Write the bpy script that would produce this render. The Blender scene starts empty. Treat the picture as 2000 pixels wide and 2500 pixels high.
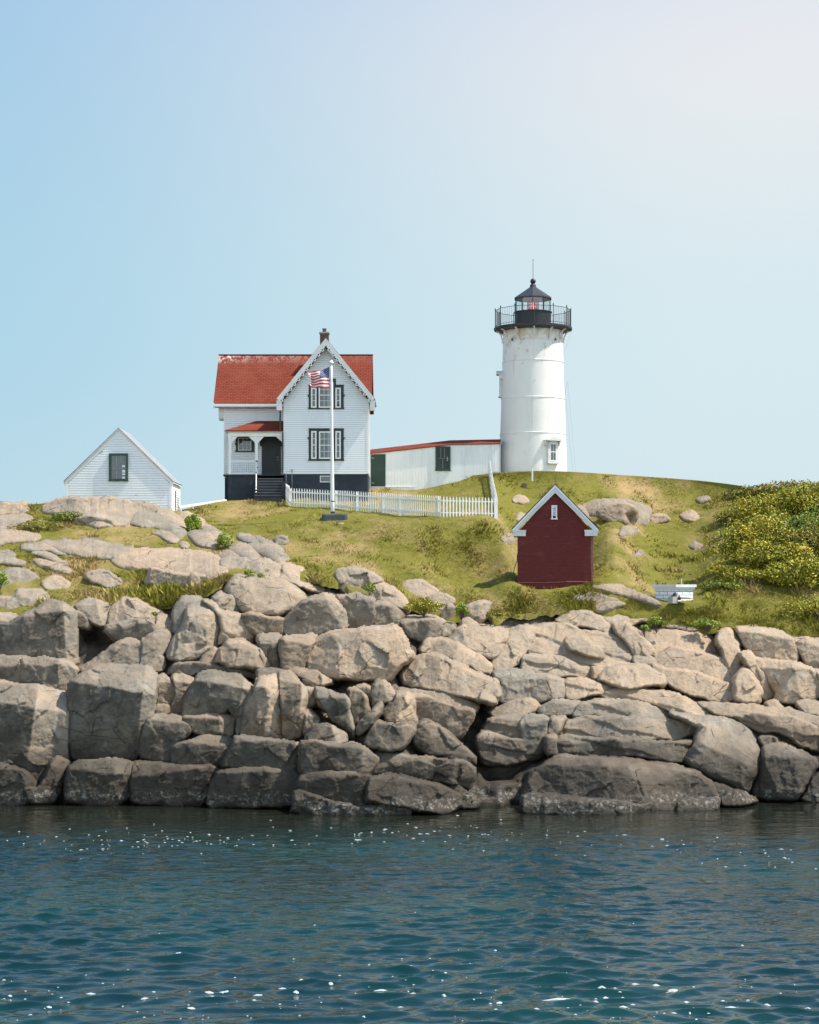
import bpy, math, random
import numpy as np
from mathutils import Vector, noise as mnoise
random.seed(7); RNG = np.random.default_rng(7)
SC = bpy.context.scene; COL = SC.collection
# ------------------------------------------------------------------ camera, sky, sun, exposure
F, HOR, CAMZ = 4440.0, 1430.0, 9.7          # focal length and eye level in photo pixels, eye height in metres
cd = bpy.data.cameras.new('camera'); cam = bpy.data.objects.new('camera', cd); COL.objects.link(cam)
cd.sensor_fit = 'VERTICAL'; cd.sensor_height = 36; cd.lens = F/2500*36
cd.shift_y = (HOR-1250)/2500; cd.clip_start = .5; cd.clip_end = 9000
cam.location = (0, 0, CAMZ); cam.rotation_euler = (math.radians(90), 0, 0); SC.camera = cam

EXPO = .42
SUN = Vector((.66, -.085, 1.0)).normalized()
sl = bpy.data.lights.new('sun', 'SUN'); sun = bpy.data.objects.new('sun', sl); COL.objects.link(sun)
sl.energy = 5.0; sl.angle = math.radians(.55); sl.color = (1, .93, .82)
sun.rotation_euler = SUN.to_track_quat('Z', 'Y').to_euler(); sun.location = (60, -10, 80)

W = bpy.data.worlds.new('World'); SC.world = W; W.use_nodes = True
wn, wl = W.node_tree.nodes, W.node_tree.links; wn.clear()
wo = wn.new('ShaderNodeOutputWorld'); bg = wn.new('ShaderNodeBackground'); wl.new(bg.outputs[0], wo.inputs[0])
sky = wn.new('ShaderNodeTexSky'); sky.sky_type = 'NISHITA'; sky.sun_disc = False
sky.sun_elevation = math.asin(SUN.z); sky.sun_rotation = math.atan2(SUN.x, SUN.y)
sky.air_density = 1.0; sky.dust_density = .6; sky.ozone_density = 1.2
bg.inputs[1].default_value = .15
# summer haze: pale veil low over the sea, brighter towards the sun
geo = wn.new('ShaderNodeTexCoord'); sep = wn.new('ShaderNodeSeparateXYZ'); wl.new(geo.outputs['Generated'], sep.inputs[0])
def wmath(op, a, b=None, clamp=False):
    n = wn.new('ShaderNodeMath'); n.operation = op; n.use_clamp = clamp
    for i, v in enumerate((a, b)):
        if v is None: continue
        if isinstance(v, (int, float)): n.inputs[i].default_value = v
        else: wl.new(v, n.inputs[i])
    return n.outputs[0]
def wmix(f, a, b):
    n = wn.new('ShaderNodeMix'); n.data_type = 'RGBA'; n.clamp_factor = True
    wl.new(f, n.inputs[0])
    for k, v in ((6, a), (7, b)):
        if isinstance(v, tuple): n.inputs[k].default_value = (*v, 1)
        else: wl.new(v, n.inputs[k])
    return n.outputs[2]
X, Yd, Zd = sep.outputs
hazev = wmath('SMOOTH_MIN', 1.0, 1.0)
def wrange(v, a, b):
    n = wn.new('ShaderNodeMapRange'); n.interpolation_type = 'SMOOTHSTEP'
    wl.new(v, n.inputs[0]); n.inputs[1].default_value = a; n.inputs[2].default_value = b
    return n.outputs[0]
SK = 1/.15/2**EXPO   # colours below are scene-linear sky radiances; divided by the background strength
def c(*v): return tuple(x*SK for x in v)
low = wmix(wrange(X, -.25, .06), c(.525, .715, .805), c(.65, .79, .845))       # just above the sea
mid = wmix(wrange(X, -.28, .18), c(.42, .665, .81), c(.675, .82, .87))       # half way up
top = wmix(wrange(X, -.27, .20), c(.375, .60, .80), c(.83, .835, .86))      # high veil, whitest near the sun
g1 = wmix(wrange(Zd, .00, .145), low, mid)
g2 = wmix(wrange(Zd, .125, .315), g1, top)
g3 = wmix(wrange(Yd, .1, -.5), g2, c(1.70, 1.98, 2.08))      # added fill glow behind the camera, brightens fronts that face it
out = wmix(wrange(Zd, .25, .48), g3, sky.outputs[0])
wl.new(out, bg.inputs[0])
SC.view_settings.view_transform = 'Standard'; SC.view_settings.look = 'None'
SC.view_settings.exposure = EXPO; SC.view_settings.gamma = 1.0
SC.cycles.max_bounces = 6; SC.cycles.diffuse_bounces = 3

# ------------------------------------------------------------------ helpers
def px(p, q, Y): return Vector(((p-1000)*Y/F, Y, CAMZ+(HOR-q)*Y/F))     # where a sight line meets distance Y
def tag(o, label=None, cat=None, group=None, kind=None):
    if label: o['label'] = label
    if cat: o['category'] = cat
    if group: o['group'] = group
    if kind: o['kind'] = kind
    return o
def empty(name, loc=(0, 0, 0), rz=0, **k):
    o = bpy.data.objects.new(name, None); COL.objects.link(o); o.location = loc; o.rotation_euler = (0, 0, rz)
    return tag(o, **k)
class MB:
    def __init__(s): s.v = []; s.f = []
    def add(s, vs, fs):
        n = len(s.v); s.v += [tuple(v) for v in vs]; s.f += [tuple(i+n for i in f) for f in fs]; return s
    def poly(s, pts): return s.add(pts, [tuple(range(len(pts)))])
    def box(s, x0, x1, y0, y1, z0, z1):
        return s.add([(x0,y0,z0),(x1,y0,z0),(x1,y1,z0),(x0,y1,z0),(x0,y0,z1),(x1,y0,z1),(x1,y1,z1),(x0,y1,z1)],
                     [(3,2,1,0),(4,5,6,7),(0,1,5,4),(1,2,6,5),(2,3,7,6),(3,0,4,7)])
    def prism(s, pts, d):                      # polygon pts swept along vector d
        d = Vector(d); P = [Vector(p) for p in pts]; n = len(P)
        return s.add(P+[p+d for p in P], [tuple(range(n)), tuple(range(2*n-1, n-1, -1))]+[(i, i+n, (i+1) % n+n, (i+1) % n) for i in range(n)])
    def bar(s, a, b, w, h=None, up=(0, 0, 1)):   # rectangular bar between two points
        a, b = Vector(a), Vector(b); h = h or w; t = (b-a).normalized(); u = Vector(up)
        if abs(t.dot(u)) > .98: u = Vector((0, 1, 0))
        r = t.cross(u).normalized()*w/2; q = r.cross(t).normalized()*h/2
        P = [a-r-q, a+r-q, a+r+q, a-r+q]
        return s.prism(P, b-a)
    def tube(s, pts, r, n=8, cap=True):
        pts = [Vector(p) for p in pts]; rings = []; R = r if isinstance(r, (list, tuple)) else [r]*len(pts)
        for i, p in enumerate(pts):
            t = (pts[min(i+1, len(pts)-1)]-pts[max(i-1, 0)]).normalized()
            u = Vector((1, 0, 0)) if abs(t.x) < .8 else Vector((0, 1, 0))
            a = t.cross(u).normalized(); b = t.cross(a)
            rings.append([p+(a*math.cos(2*math.pi*k/n)+b*math.sin(2*math.pi*k/n))*R[i] for k in range(n)])
        vs = [v for g in rings for v in g]
        fs = [(i*n+k, i*n+(k+1) % n, (i+1)*n+(k+1) % n, (i+1)*n+k) for i in range(len(pts)-1) for k in range(n)]
        if cap: fs += [tuple(range(n))[::-1], tuple((len(pts)-1)*n+k for k in range(n))]
        return s.add(vs, fs)
    def lathe(s, prof, n=48, c=(0, 0, 0), ph=0):
        vs = []; fs = []; c = Vector(c)
        for r, z in prof:
            for k in range(n):
                a = 2*math.pi*(k+ph)/n; vs.append(c+Vector((r*math.cos(a), r*math.sin(a), z)))
        for i in range(len(prof)-1):
            for k in range(n): fs.append((i*n+k, i*n+(k+1) % n, (i+1)*n+(k+1) % n, (i+1)*n+k))
        return s.add(vs, fs)
    def build(s, name, m, parent=None, smooth=False, off=None):
        me = bpy.data.meshes.new(name)
        o0 = off if off is not None else (parent.location if parent is not None and parent.get('origin') is None else Vector((0, 0, 0)))
        if parent is not None and off is None:
            p = parent; o0 = Vector((0, 0, 0))
            while p is not None: o0 = o0+p.location; p = p.parent
        me.from_pydata([tuple(Vector(v)-Vector(o0)) for v in s.v], [], s.f); me.validate(); me.update()
        if smooth: me.polygons.foreach_set('use_smooth', [True]*len(me.polygons))
        me.materials.append(m); o = bpy.data.objects.new(name, me); COL.objects.link(o)
        if parent is not None: o.parent = parent
        return o
def npmesh(name, V, Fq, m, attrs=None, smooth=True, parent=None):
    me = bpy.data.meshes.new(name); V = np.asarray(V, np.float32); Fq = np.asarray(Fq, np.int32)
    k = Fq.shape[1]
    me.vertices.add(len(V)); me.vertices.foreach_set('co', V.ravel())
    me.loops.add(Fq.size); me.loops.foreach_set('vertex_index', Fq.ravel())
    me.polygons.add(len(Fq)); me.polygons.foreach_set('loop_start', np.arange(0, Fq.size, k, dtype=np.int32))
    if smooth: me.polygons.foreach_set('use_smooth', np.ones(len(Fq), bool))
    for an, av in (attrs or {}).items():
        a = me.attributes.new(an, 'FLOAT', 'POINT'); a.data.foreach_set('value', np.asarray(av, np.float32))
    me.update(calc_edges=True); me.validate(); me.materials.append(m)
    o = bpy.data.objects.new(name, me); COL.objects.link(o)
    if parent is not None: o.parent = parent
    return o
# vectorised gradient noise
_perm = np.random.default_rng(3).permutation(256); _perm = np.concatenate([_perm]*3)
_g3 = np.random.default_rng(4).normal(size=(256, 3)); _g3 /= np.linalg.norm(_g3, axis=1)[:, None]
def gn(x, y, z):
    xi, yi, zi = np.floor(x).astype(int), np.floor(y).astype(int), np.floor(z).astype(int)
    xf, yf, zf = x-xi, y-yi, z-zi; u = [t*t*t*(t*(t*6-15)+10) for t in (xf, yf, zf)]; r = 0
    for i in (0, 1):
        for j in (0, 1):
            for k in (0, 1):
                h = _perm[_perm[_perm[(xi+i) & 255]+((yi+j) & 255)]+((zi+k) & 255)]
                g = _g3[h]; d = g[..., 0]*(xf-i)+g[..., 1]*(yf-j)+g[..., 2]*(zf-k)
                r = r+d*(u[0] if i else 1-u[0])*(u[1] if j else 1-u[1])*(u[2] if k else 1-u[2])
    return r*1.5
def fbm(x, y, z, o=4, g=.5):
    r = 0; a = 1; 
    for i in range(o): r = r+a*gn(x, y, z); a *= g; x, y, z = x*2.03+11.3, y*2.03+5.1, z*2.03+7.7
    return r

# ------------------------------------------------------------------ materials
class NT:
    def __init__(s, name, rough=.7, spec=.3):
        s.m = bpy.data.materials.new(name); s.m.use_nodes = True; t = s.m.node_tree; s.N = t.nodes; s.L = t.links
        s.b = s.N['Principled BSDF']; s.b.inputs['Roughness'].default_value = rough; s.b.inputs['Specular IOR Level'].default_value = spec
        s._p = None
    def set(s, k, v):
        i = s.b.inputs[k]
        if isinstance(v, (int, float)): i.default_value = v
        elif isinstance(v, tuple): i.default_value = (*v, 1) if len(v) == 3 else v
        else: s.L.new(v, i)
        return s
    def pos(s):
        if s._p is None: s._p = s.N.new('ShaderNodeNewGeometry').outputs['Position']
        return s._p
    def val(s, n, i, v):
        if isinstance(v, (int, float)): n.inputs[i].default_value = v
        elif isinstance(v, tuple): n.inputs[i].default_value = (*v, 1) if len(v) == 3 and n.inputs[i].type == 'RGBA' else v
        else: s.L.new(v, n.inputs[i])
    def math(s, op, a, b=0, clamp=False):
        n = s.N.new('ShaderNodeMath'); n.operation = op; n.use_clamp = clamp; s.val(n, 0, a); s.val(n, 1, b); return n.outputs[0]
    def rng(s, v, a, b, c=0, d=1):
        n = s.N.new('ShaderNodeMapRange'); n.interpolation_type = 'SMOOTHSTEP'
        s.val(n, 0, v); s.val(n, 1, a); s.val(n, 2, b); s.val(n, 3, c); s.val(n, 4, d); return n.outputs[0]
    def vscale(s, v, sc, loc=(0, 0, 0)):
        n = s.N.new('ShaderNodeMapping'); s.L.new(v, n.inputs[0]); n.inputs[3].default_value = sc; n.inputs[1].default_value = loc; return n.outputs[0]
    def noise(s, sc, det=4, rough=.55, vec=None, dist=0):
        n = s.N.new('ShaderNodeTexNoise'); s.L.new(vec if vec is not None else s.pos(), n.inputs['Vector'])
        n.inputs['Scale'].default_value = sc; n.inputs['Detail'].default_value = det; n.inputs['Roughness'].default_value = rough
        n.inputs['Distortion'].default_value = dist; return n.outputs['Fac']
    def voro(s, sc, vec=None, feat='F1', out='Distance'):
        n = s.N.new('ShaderNodeTexVoronoi'); n.feature = feat; s.L.new(vec if vec is not None else s.pos(), n.inputs['Vector'])
        n.inputs['Scale'].default_value = sc; return n.outputs[out]
    def mix(s, f, a, b, mode='MIX'):
        n = s.N.new('ShaderNodeMix'); n.data_type = 'RGBA'; n.blend_type = mode; n.clamp_factor = True
        s.val(n, 0, f); s.val(n, 6, a); s.val(n, 7, b); return n.outputs[2]
    def attr(s, name):
        n = s.N.new('ShaderNodeAttribute'); n.attribute_name = name; return n.outputs['Fac']
    def sep(s, v):
        n = s.N.new('ShaderNodeSeparateXYZ'); s.L.new(v, n.inputs[0]); return n.outputs
    def comb(s, x, y, z):
        n = s.N.new('ShaderNodeCombineXYZ'); s.val(n, 0, x); s.val(n, 1, y); s.val(n, 2, z); return n.outputs[0]
    def bump(s, h, dist=.02, st=1.0, nrm=None):
        n = s.N.new('ShaderNodeBump'); n.inputs['Strength'].default_value = st; n.inputs['Distance'].default_value = dist
        s.L.new(h, n.inputs['Height'])
        if nrm is not None: s.L.new(nrm, n.inputs['Normal'])
        s.last = n.outputs[0]; s.L.new(n.outputs[0], s.b.inputs['Normal']); return n.outputs[0]

def paint(name, col, rough=.55, wear=None, wearcol=(.3, .28, .24), amt=.12, spec=.35):
    t = NT(name, rough, spec); n = t.noise(1.3, 6, .65); c_ = t.mix(t.rng(n, .35, .7), tuple(x*(1-amt) for x in col), col)
    if wear: 
        w = t.noise(wear, 8, .7, t.vscale(t.pos(), (1, 1, .45))); c_ = t.mix(t.rng(w, .60, .70, 0, .8), c_, wearcol)
    t.set('Base Color', c_); t.bump(t.noise(30, 3), .004, .5); return t.m
def rock_material(name='granite'):
    t = NT(name, .82, .22); tint = t.attr('tint'); p = t.pos()
    big = t.noise(.32, 5, .6); med = t.noise(1.6, 8, .65, dist=.4); fine = t.noise(16, 6, .7); spk = t.noise(60, 2, .5)
    cg = t.mix(med, (.165, .148, .118), (.375, .338, .27)); ct = t.mix(med, (.29, .208, .138), (.64, .49, .34))
    col = t.mix(t.math('ADD', t.math('MULTIPLY', tint, 1.0), t.rng(big, .40, .66, -.15, .5), True), cg, ct)
    col = t.mix(t.rng(t.noise(.9, 7, .7), .54, .67, 0, .55), col, (.44, .42, .36))                   # pale lichen crust
    col = t.mix(t.rng(t.noise(2.6, 9, .75), .54, .68, 0, .55), col, (.15, .135, .115))                # dark lichen
    col = t.mix(t.rng(t.noise(.55, 6, .6, t.vscale(p, (1, 1, 1), (31, 7, 3))), .685, .76, 0, .75), col, (.40, .19, .065))   # orange lichen
    col = t.mix(t.rng(fine, .3, .65, .30, 0), col, (.10, .09, .085))
    col = t.mix(t.rng(spk, .62, .72, 0, .5), col, (.62, .58, .52))
    wv = t.N.new('ShaderNodeVectorMath'); wv.operation = 'ADD'; t.L.new(t.vscale(p, (.55, .55, .95)), wv.inputs[0])
    nz = t.N.new('ShaderNodeTexNoise'); t.L.new(p, nz.inputs['Vector']); nz.inputs['Scale'].default_value = .8; nz.inputs['Detail'].default_value = 5
    sc = t.N.new('ShaderNodeVectorMath'); sc.operation = 'SCALE'; t.L.new(nz.outputs['Color'], sc.inputs[0]); sc.inputs[3].default_value = .55
    t.L.new(sc.outputs[0], wv.inputs[1])
    ed = t.voro(.75, wv.outputs[0], 'DISTANCE_TO_EDGE')
    gate = t.rng(t.noise(.7, 3), .50, .62)
    st_ = t.noise(5.5, 8, .75, t.vscale(p, (1, 1, .5), (3, 9, 1))); col = t.mix(t.rng(st_, .52, .70, 0, .34), col, (.16, .142, .118))
    crack = t.math('MULTIPLY', t.rng(ed, .0, .012, 1, 0), gate)
    col = t.mix(t.math('MULTIPLY', crack, .6), col, (.05, .045, .04))
    z = t.sep(p)[2]; zz = t.math('ADD', z, t.math('MULTIPLY', t.math('SUBTRACT', t.noise(.45, 6, .6), .5), 3.6))
    wet = t.rng(zz, .9, 3.9, 1, 0)
    dk = t.attr('dark'); col = t.mix(t.math('MULTIPLY', dk, t.rng(t.noise(.75, 8, .7), .40, .62, 1, .5)), col, t.mix(t.noise(3, 6, .7), (.034, .031, .025), (.098, .088, .068)))  # dark: own dark tone plus shade painted into fronts and crevices
    col = t.mix(t.math('MULTIPLY', wet, .90), col, t.mix(t.noise(2.2, 5), (.022, .020, .016), (.066, .056, .042)))
    zb = t.math('ADD', z, t.math('MULTIPLY', t.math('SUBTRACT', t.noise(.8, 5, .6), .5), 1.2))
    bar = t.math('MULTIPLY', t.rng(zb, .14, .32, 0, 1), t.rng(zb, .45, .85, 1, 0))
    bsp = t.math('MULTIPLY', bar, t.rng(t.noise(5, 9, .8), .50, .62))
    col = t.mix(t.math('MULTIPLY', bsp, .6), col, (.42, .42, .38))
    col = t.mix(t.rng(zb, .04, .18, .85, 0), col, (.016, .015, .011))                                 # weed at the waterline
    t.set('Base Color', col); t.set('Roughness', t.math('SUBTRACT', .88, t.math('MULTIPLY', wet, .25)))
    h = t.math('ADD', t.math('MULTIPLY', t.noise(4, 8, .7), .9), t.math('MULTIPLY', crack, -.7))
    b1 = t.bump(h, .085, .9); t.bump(fine, .025, .7, b1)
    return t.m
M = {}
M['rock'] = rock_material()
def grass_mat():
    t = NT('meadow_soil', .95, .1); p = t.pos()
    g = t.noise(.22, 6, .65, t.vscale(p, (1, .55, 1))); f = t.noise(2.2, 7, .7)
    col = t.mix(f, (.09, .092, .017), (.235, .215, .045)); dry = t.mix(f, (.22, .155, .06), (.43, .32, .16))
    col = t.mix(t.rng(g, .47, .68), col, dry); t.set('Base Color', col); t.bump(t.noise(7, 6, .7), .08, .9); return t.m
M['soil'] = grass_mat()
def blade_mat():
    t = NT('grass_blades', .8, .12); r = t.attr('tint'); d = t.attr('dry'); p = t.pos()
    g = t.noise(.22, 6, .65, t.vscale(p, (1, .55, 1)))
    green = t.mix(r, (.085, .090, .013), (.37, .335, .055)); dry = t.mix(r, (.26, .185, .06), (.56, .42, .21))
    t.set('Base Color', t.mix(t.math('ADD', t.rng(g, .47, .68, 0, .85), d, True), green, dry))
    t.set('Transmission Weight', 0.0); return t.m
M['blade'] = blade_mat()
def leaf_mat(name, a, b, cc):
    t = NT(name, .6, .3); r = t.attr('tint'); g = t.noise(.7, 4, .6)
    col = t.mix(r, a, b); col = t.mix(t.rng(g, .48, .72, 0, .6), col, cc); t.set('Base Color', col); return t.m
M['leaf_y'] = leaf_mat('leaf_yellow_green', (.10, .115, .012), (.50, .46, .04), (.62, .44, .04))
M['leaf_g'] = leaf_mat('leaf_green', (.055, .085, .012), (.24, .30, .038), (.34, .34, .04))
M['leaf_r'] = leaf_mat('leaf_russet', (.09, .10, .016), (.33, .30, .042), (.42, .26, .05))
M['fern'] = leaf_mat('fern_green', (.12, .19, .02), (.33, .42, .05), (.34, .40, .05))
M['twig'] = paint('twig_bark', (.10, .075, .05), .9)
def white_wall(name, col, tone=.1, stain=0):
    t = NT(name, .5, .35); p = t.pos(); n = t.noise(.8, 7, .6, t.vscale(p, (1, 1, .35)))
    c_ = t.mix(t.rng(n, .4, .72), col, tuple(x*(1-tone) for x in col))
    if stain: 
        s_ = t.noise(1.0, 8, .72, t.vscale(p, (.9, .9, 2.2))); c_ = t.mix(t.rng(s_, .57, .68, 0, stain), c_, (.40, .40, .39))
    t.set('Base Color', c_); t.bump(t.noise(22, 4), .004, .6); return t.m
M['clap'] = white_wall('white_clapboard', (.82, .85, .86), .06)
M['clap_old'] = white_wall('weathered_white_clapboard', (.80, .83, .83), .10, .75)
M['lap_shade'] = paint('lap_shade_grey', (.36, .38, .39), .8)  # grey core colour imitating the shadow lines under the siding laps
M['trim'] = paint('white_trim', (.80, .81, .79), .5, amt=.05)
M['trim_old'] = paint('greyed_white_trim', (.66, .68, .66), .6, amt=.12)
M['boards'] = None
def vboard():
    t = NT('white_vertical_boards', .5, .35); x = t.sep(t.pos())[0]
    s_ = t.math('FRACT', t.math('MULTIPLY', x, 5.0)); gap = t.rng(s_, .0, .10, 1, 0)
    n = t.noise(1.0, 6, .6, t.vscale(t.pos(), (2, 1, .3)))
    c_ = t.mix(t.rng(n, .45, .75), (.83, .845, .83), (.70, .72, .70)); c_ = t.mix(t.math('MULTIPLY', gap, .14), c_, (.45, .47, .46))
    t.set('Base Color', c_); t.bump(t.math('MULTIPLY', gap, -1), .012, .8); return t.m
M['boards'] = vboard()
def shingles(name='red_shingles'):
    t = NT(name, .8, .15); tc = t.N.new('ShaderNodeUVMap').outputs[0]
    br = t.N.new('ShaderNodeTexBrick'); t.L.new(tc, br.inputs['Vector']); br.inputs['Scale'].default_value = 1
    for k, v in (('Color1', (.235, .050, .027)), ('Color2', (.185, .038, .021)), ('Mortar', (.055, .014, .010))): br.inputs[k].default_value = (*v, 1)
    br.inputs['Mortar Size'].default_value = .016; br.inputs['Brick Width'].default_value = .34; br.inputs['Row Height'].default_value = .165
    br.inputs['Bias'].default_value = 0; br.inputs['Mortar Smooth'].default_value = .3
    c_ = t.mix(t.rng(t.noise(.6, 6, .6), .4, .7, 0, .3), br.outputs['Color'], (.29, .085, .05))
    g = t.attr('guano'); w = t.math('MULTIPLY', g, t.rng(t.noise(2.4, 7, .7, t.vscale(t.pos(), (1.6, 1, .5))), .46, .54))
    c_ = t.mix(t.math('MULTIPLY', w, .85), c_, (.75, .70, .62)); t.set('Base Color', c_)
    t.bump(t.math('ADD', t.math('MULTIPLY', br.outputs['Fac'], -.8), t.math('MULTIPLY', t.noise(40, 2), .4)), .02, .8); return t.m
M['shingle'] = shingles()
M['navy'] = paint('navy_masonry', (.032, .042, .058), .75, 1.6, (.10, .12, .14), .25)
M['step'] = paint('dark_step_boards', (.030, .034, .040), .6, amt=.3)
M['step_edge'] = paint('worn_step_edge', (.16, .17, .18), .6, amt=.3)
M['green'] = paint('dark_green_paint', (.033, .045, .040), .5, amt=.2)
M['dgreen'] = paint('green_shutter_paint', (.030, .068, .048), .5, amt=.2)
M['pinkpipe'] = paint('faded_red_conduit', (.34, .17, .15), .6)
M['door'] = paint('dark_door_paint', (.026, .031, .031), .45, amt=.2)
M['black'] = paint('black_iron', (.020, .022, .027), .45, amt=.2, spec=.45)
M['roofblack'] = paint('black_roof_plates', (.038, .043, .052), .45, amt=.3, spec=.5)
M['metal'] = paint('grey_metal', (.35, .36, .36), .4, amt=.2)
M['rope'] = paint('black_cable', (.02, .02, .02), .7)
def glass():
    t = NT('window_glass', .04, .8); t.set('Base Color', t.mix(t.noise(1.6, 3), (.018, .028, .034), (.055, .08, .09))); return t.m
M['glass'] = glass()
def brick(name, c1, c2, mo, sc=1):
    t = NT(name, .8, .2); tc = t.N.new('ShaderNodeUVMap').outputs[0]; br = t.N.new('ShaderNodeTexBrick'); t.L.new(tc, br.inputs['Vector'])
    br.inputs['Scale'].default_value = 1
    for k, v in (('Color1', c1), ('Color2', c2), ('Mortar', mo)): br.inputs[k].default_value = (*v, 1)
    br.inputs['Mortar Size'].default_value = .008*sc; br.inputs['Brick Width'].default_value = .21*sc; br.inputs['Row Height'].default_value = .072*sc
    n = t.noise(.8, 7, .65, t.vscale(t.pos(), (1, 1, 2.0)))
    c_ = t.mix(t.rng(n, .50, .75, 0, .45), br.outputs['Color'], tuple(min(1, x*1.5+.02) for x in c1))
    c_ = t.mix(t.rng(t.noise(2.2, 6, .6, t.vscale(t.pos(), (1, 1, 3))), .66, .74, 0, .6), c_, tuple(x*1.2+.07 for x in c1))
    t.set('Base Color', c_); t.bump(t.math('MULTIPLY', br.outputs['Fac'], -1), .01, .8); return t.m
M['redbrick'] = brick('dark_red_painted_brick', (.150, .032, .030), (.128, .026, .025), (.10, .021, .020))
M['chimbrick'] = brick('sooty_brown_brick', (.15, .075, .05), (.10, .055, .042), (.16, .14, .12))
M['whiteblock'] = brick('white_painted_block', (.80, .83, .84), (.74, .78, .79), (.34, .36, .36), 2.6)
def tower_mat():
    t = NT('white_lighthouse_paint', .45, .35); p = t.pos(); z = t.sep(p)[2]
    n = t.noise(.5, 6, .6, t.vscale(p, (1, 1, .4))); c_ = t.mix(t.rng(n, .4, .7), (.80, .785, .735), (.71, .70, .65))
    up = t.rng(z, 20.5, 26.5, .0, 1)
    r = t.noise(1.7, 10, .78, t.vscale(p, (1, 1, .75))); th = t.math('SUBTRACT', .625, t.math('MULTIPLY', up, .075))
    w = t.rng(t.math('SUBTRACT', r, th), 0, .05, 0, .75)
    w = t.math('MULTIPLY', w, t.rng(t.noise(.4, 3, .5), .36, .52))
    c_ = t.mix(w, c_, t.mix(t.noise(3, 3), (.42, .30, .21), (.55, .45, .35)))
    sk_ = t.noise(2.2, 6, .65, t.vscale(p, (1.6, 1.6, .08))); c_ = t.mix(t.rng(sk_, .56, .70, 0, .35), c_, (.52, .47, .40))
    top = t.rng(z, 25.95, 26.15, 0, 1); c_ = t.mix(t.math('MULTIPLY', top, t.rng(t.noise(1.4, 8, .7), .42, .62, 0, .75)), c_, (.55, .42, .30))
    t.set('Base Color', c_); t.bump(t.noise(9, 6, .6), .01, .5); return t.m
M['tower'] = tower_mat()
def emis(name, col, st, base=(.3, .02, .01)):
    t = NT(name, .3, .5); t.set('Base Color', base); t.set('Emission Color', col); t.set('Emission Strength', st); return t.m
M['redlamp'] = emis('lit_red_beacon', (1, .12, .06), 2.2); M['lamp_hot'] = emis('lit_lamp_core', (1, .45, .3), 6)
def clear():
    m = bpy.data.materials.new('lantern_glass'); m.use_nodes = True; n = m.node_tree.nodes; l = m.node_tree.links; n.clear()
    o = n.new('ShaderNodeOutputMaterial'); mx = n.new('ShaderNodeMixShader'); a = n.new('ShaderNodeBsdfTransparent'); g = n.new('ShaderNodeBsdfGlossy')
    a.inputs[0].default_value = (.86, .92, .92, 1); g.inputs['Roughness'].default_value = .03; mx.inputs[0].default_value = .12
    l.new(a.outputs[0], mx.inputs[1]); l.new(g.outputs[0], mx.inputs[2]); l.new(mx.outputs[0], o.inputs[0]); return m
M['clear'] = clear()
M['flag_red'] = paint('flag_red', (.55, .035, .05), .8, amt=.05); M['flag_white'] = paint('flag_white', (.86, .85, .84), .8, amt=.03); M['flag_blue'] = paint('flag_blue', (.035, .05, .15), .8, amt=.05)
M['stone'] = paint('dark_concrete', (.10, .115, .125), .85, 2.2, (.32, .35, .36), .4)
M['pale_stone'] = paint('pale_concrete', (.42, .41, .38), .85, amt=.3)
def foam_glint():
    t = NT('sea_foam_glint', .9, .1); t.set('Base Color', t.mix(t.noise(14, 5, .7), (.30, .36, .38), (.55, .60, .60))); t.bump(t.noise(40, 3), .02, 1); return t.m
M['foam_glint'] = foam_glint()
def water():
    t = NT('sea_water', .03, .5); p = t.pos(); t.set('IOR', 1.34); y = t.sep(p)[1]
    deep = t.mix(t.rng(t.noise(.07, 3), .4, .65), (.002, .023, .027), (.003, .034, .033))
    sh = t.rng(t.math('ADD', y, t.math('MULTIPLY', t.noise(.12, 4), 10)), 70, 81)                # shallows over dark weed by the rocks
    t.set('Base Color', t.mix(sh, deep, (.012, .015, .010)))
    am = t.math('MULTIPLY', t.rng(y, 66, 79, 1, .2), t.rng(y, 42, 56, .30, 1))
    w1 = t.noise(2.6, 3, .5, t.vscale(p, (.30, 1, 1)), .4); w2 = t.noise(9.5, 3, .5, t.vscale(p, (.38, 1, 1)), .3)
    b = t.bump(t.math('MULTIPLY', w1, am), .12, .7); t.bump(t.math('MULTIPLY', w2, am), .016, .5, b)
    t.set('Specular IOR Level', .48)
    return t.m
M['water'] = water()
# ------------------------------------------------------------------ lie of the land: distance of the ground along each sight line
def pchip(xs, ys, x):
    xs = np.asarray(xs, float); ys = np.asarray(ys, float); h = np.diff(xs); d = np.diff(ys)/h; m = np.zeros_like(ys)
    m[0], m[-1] = d[0], d[-1]
    for i in range(1, len(xs)-1): m[i] = 0 if d[i-1]*d[i] <= 0 else 2*d[i-1]*d[i]/(d[i-1]+d[i])
    k = np.clip(np.searchsorted(xs, x)-1, 0, len(xs)-2); t = (x-xs[k])/h[k]
    return ((2*t**3-3*t*t+1)*ys[k]+(t**3-2*t*t+t)*h[k]*m[k]+(-2*t**3+3*t*t)*ys[k+1]+(t**3-t*t)*h[k]*m[k+1])
def tab(s):
    a = np.array([[float(v) for v in q.split(',')] for q in s.split()]); return a
T_W = tab('-600,1960 0,1966 500,1972 760,1985 1000,1990 1150,1972 1400,1985 1650,1972 2000,1960 2600,1955')
T_R = tab('-600,1485,91 0,1480,90 200,1478,90 300,1476,90 400,1468,90 480,1440,90.5 560,1400,91 700,1398,91 800,1410,91 900,1430,91 1000,1468,91 1100,1490,91 1200,1496,91 1300,1482,92 1400,1476,92.5 1500,1486,92.5 1600,1500,92 1750,1522,91.5 1900,1538,91 2000,1548,91 2600,1580,91')
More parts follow.
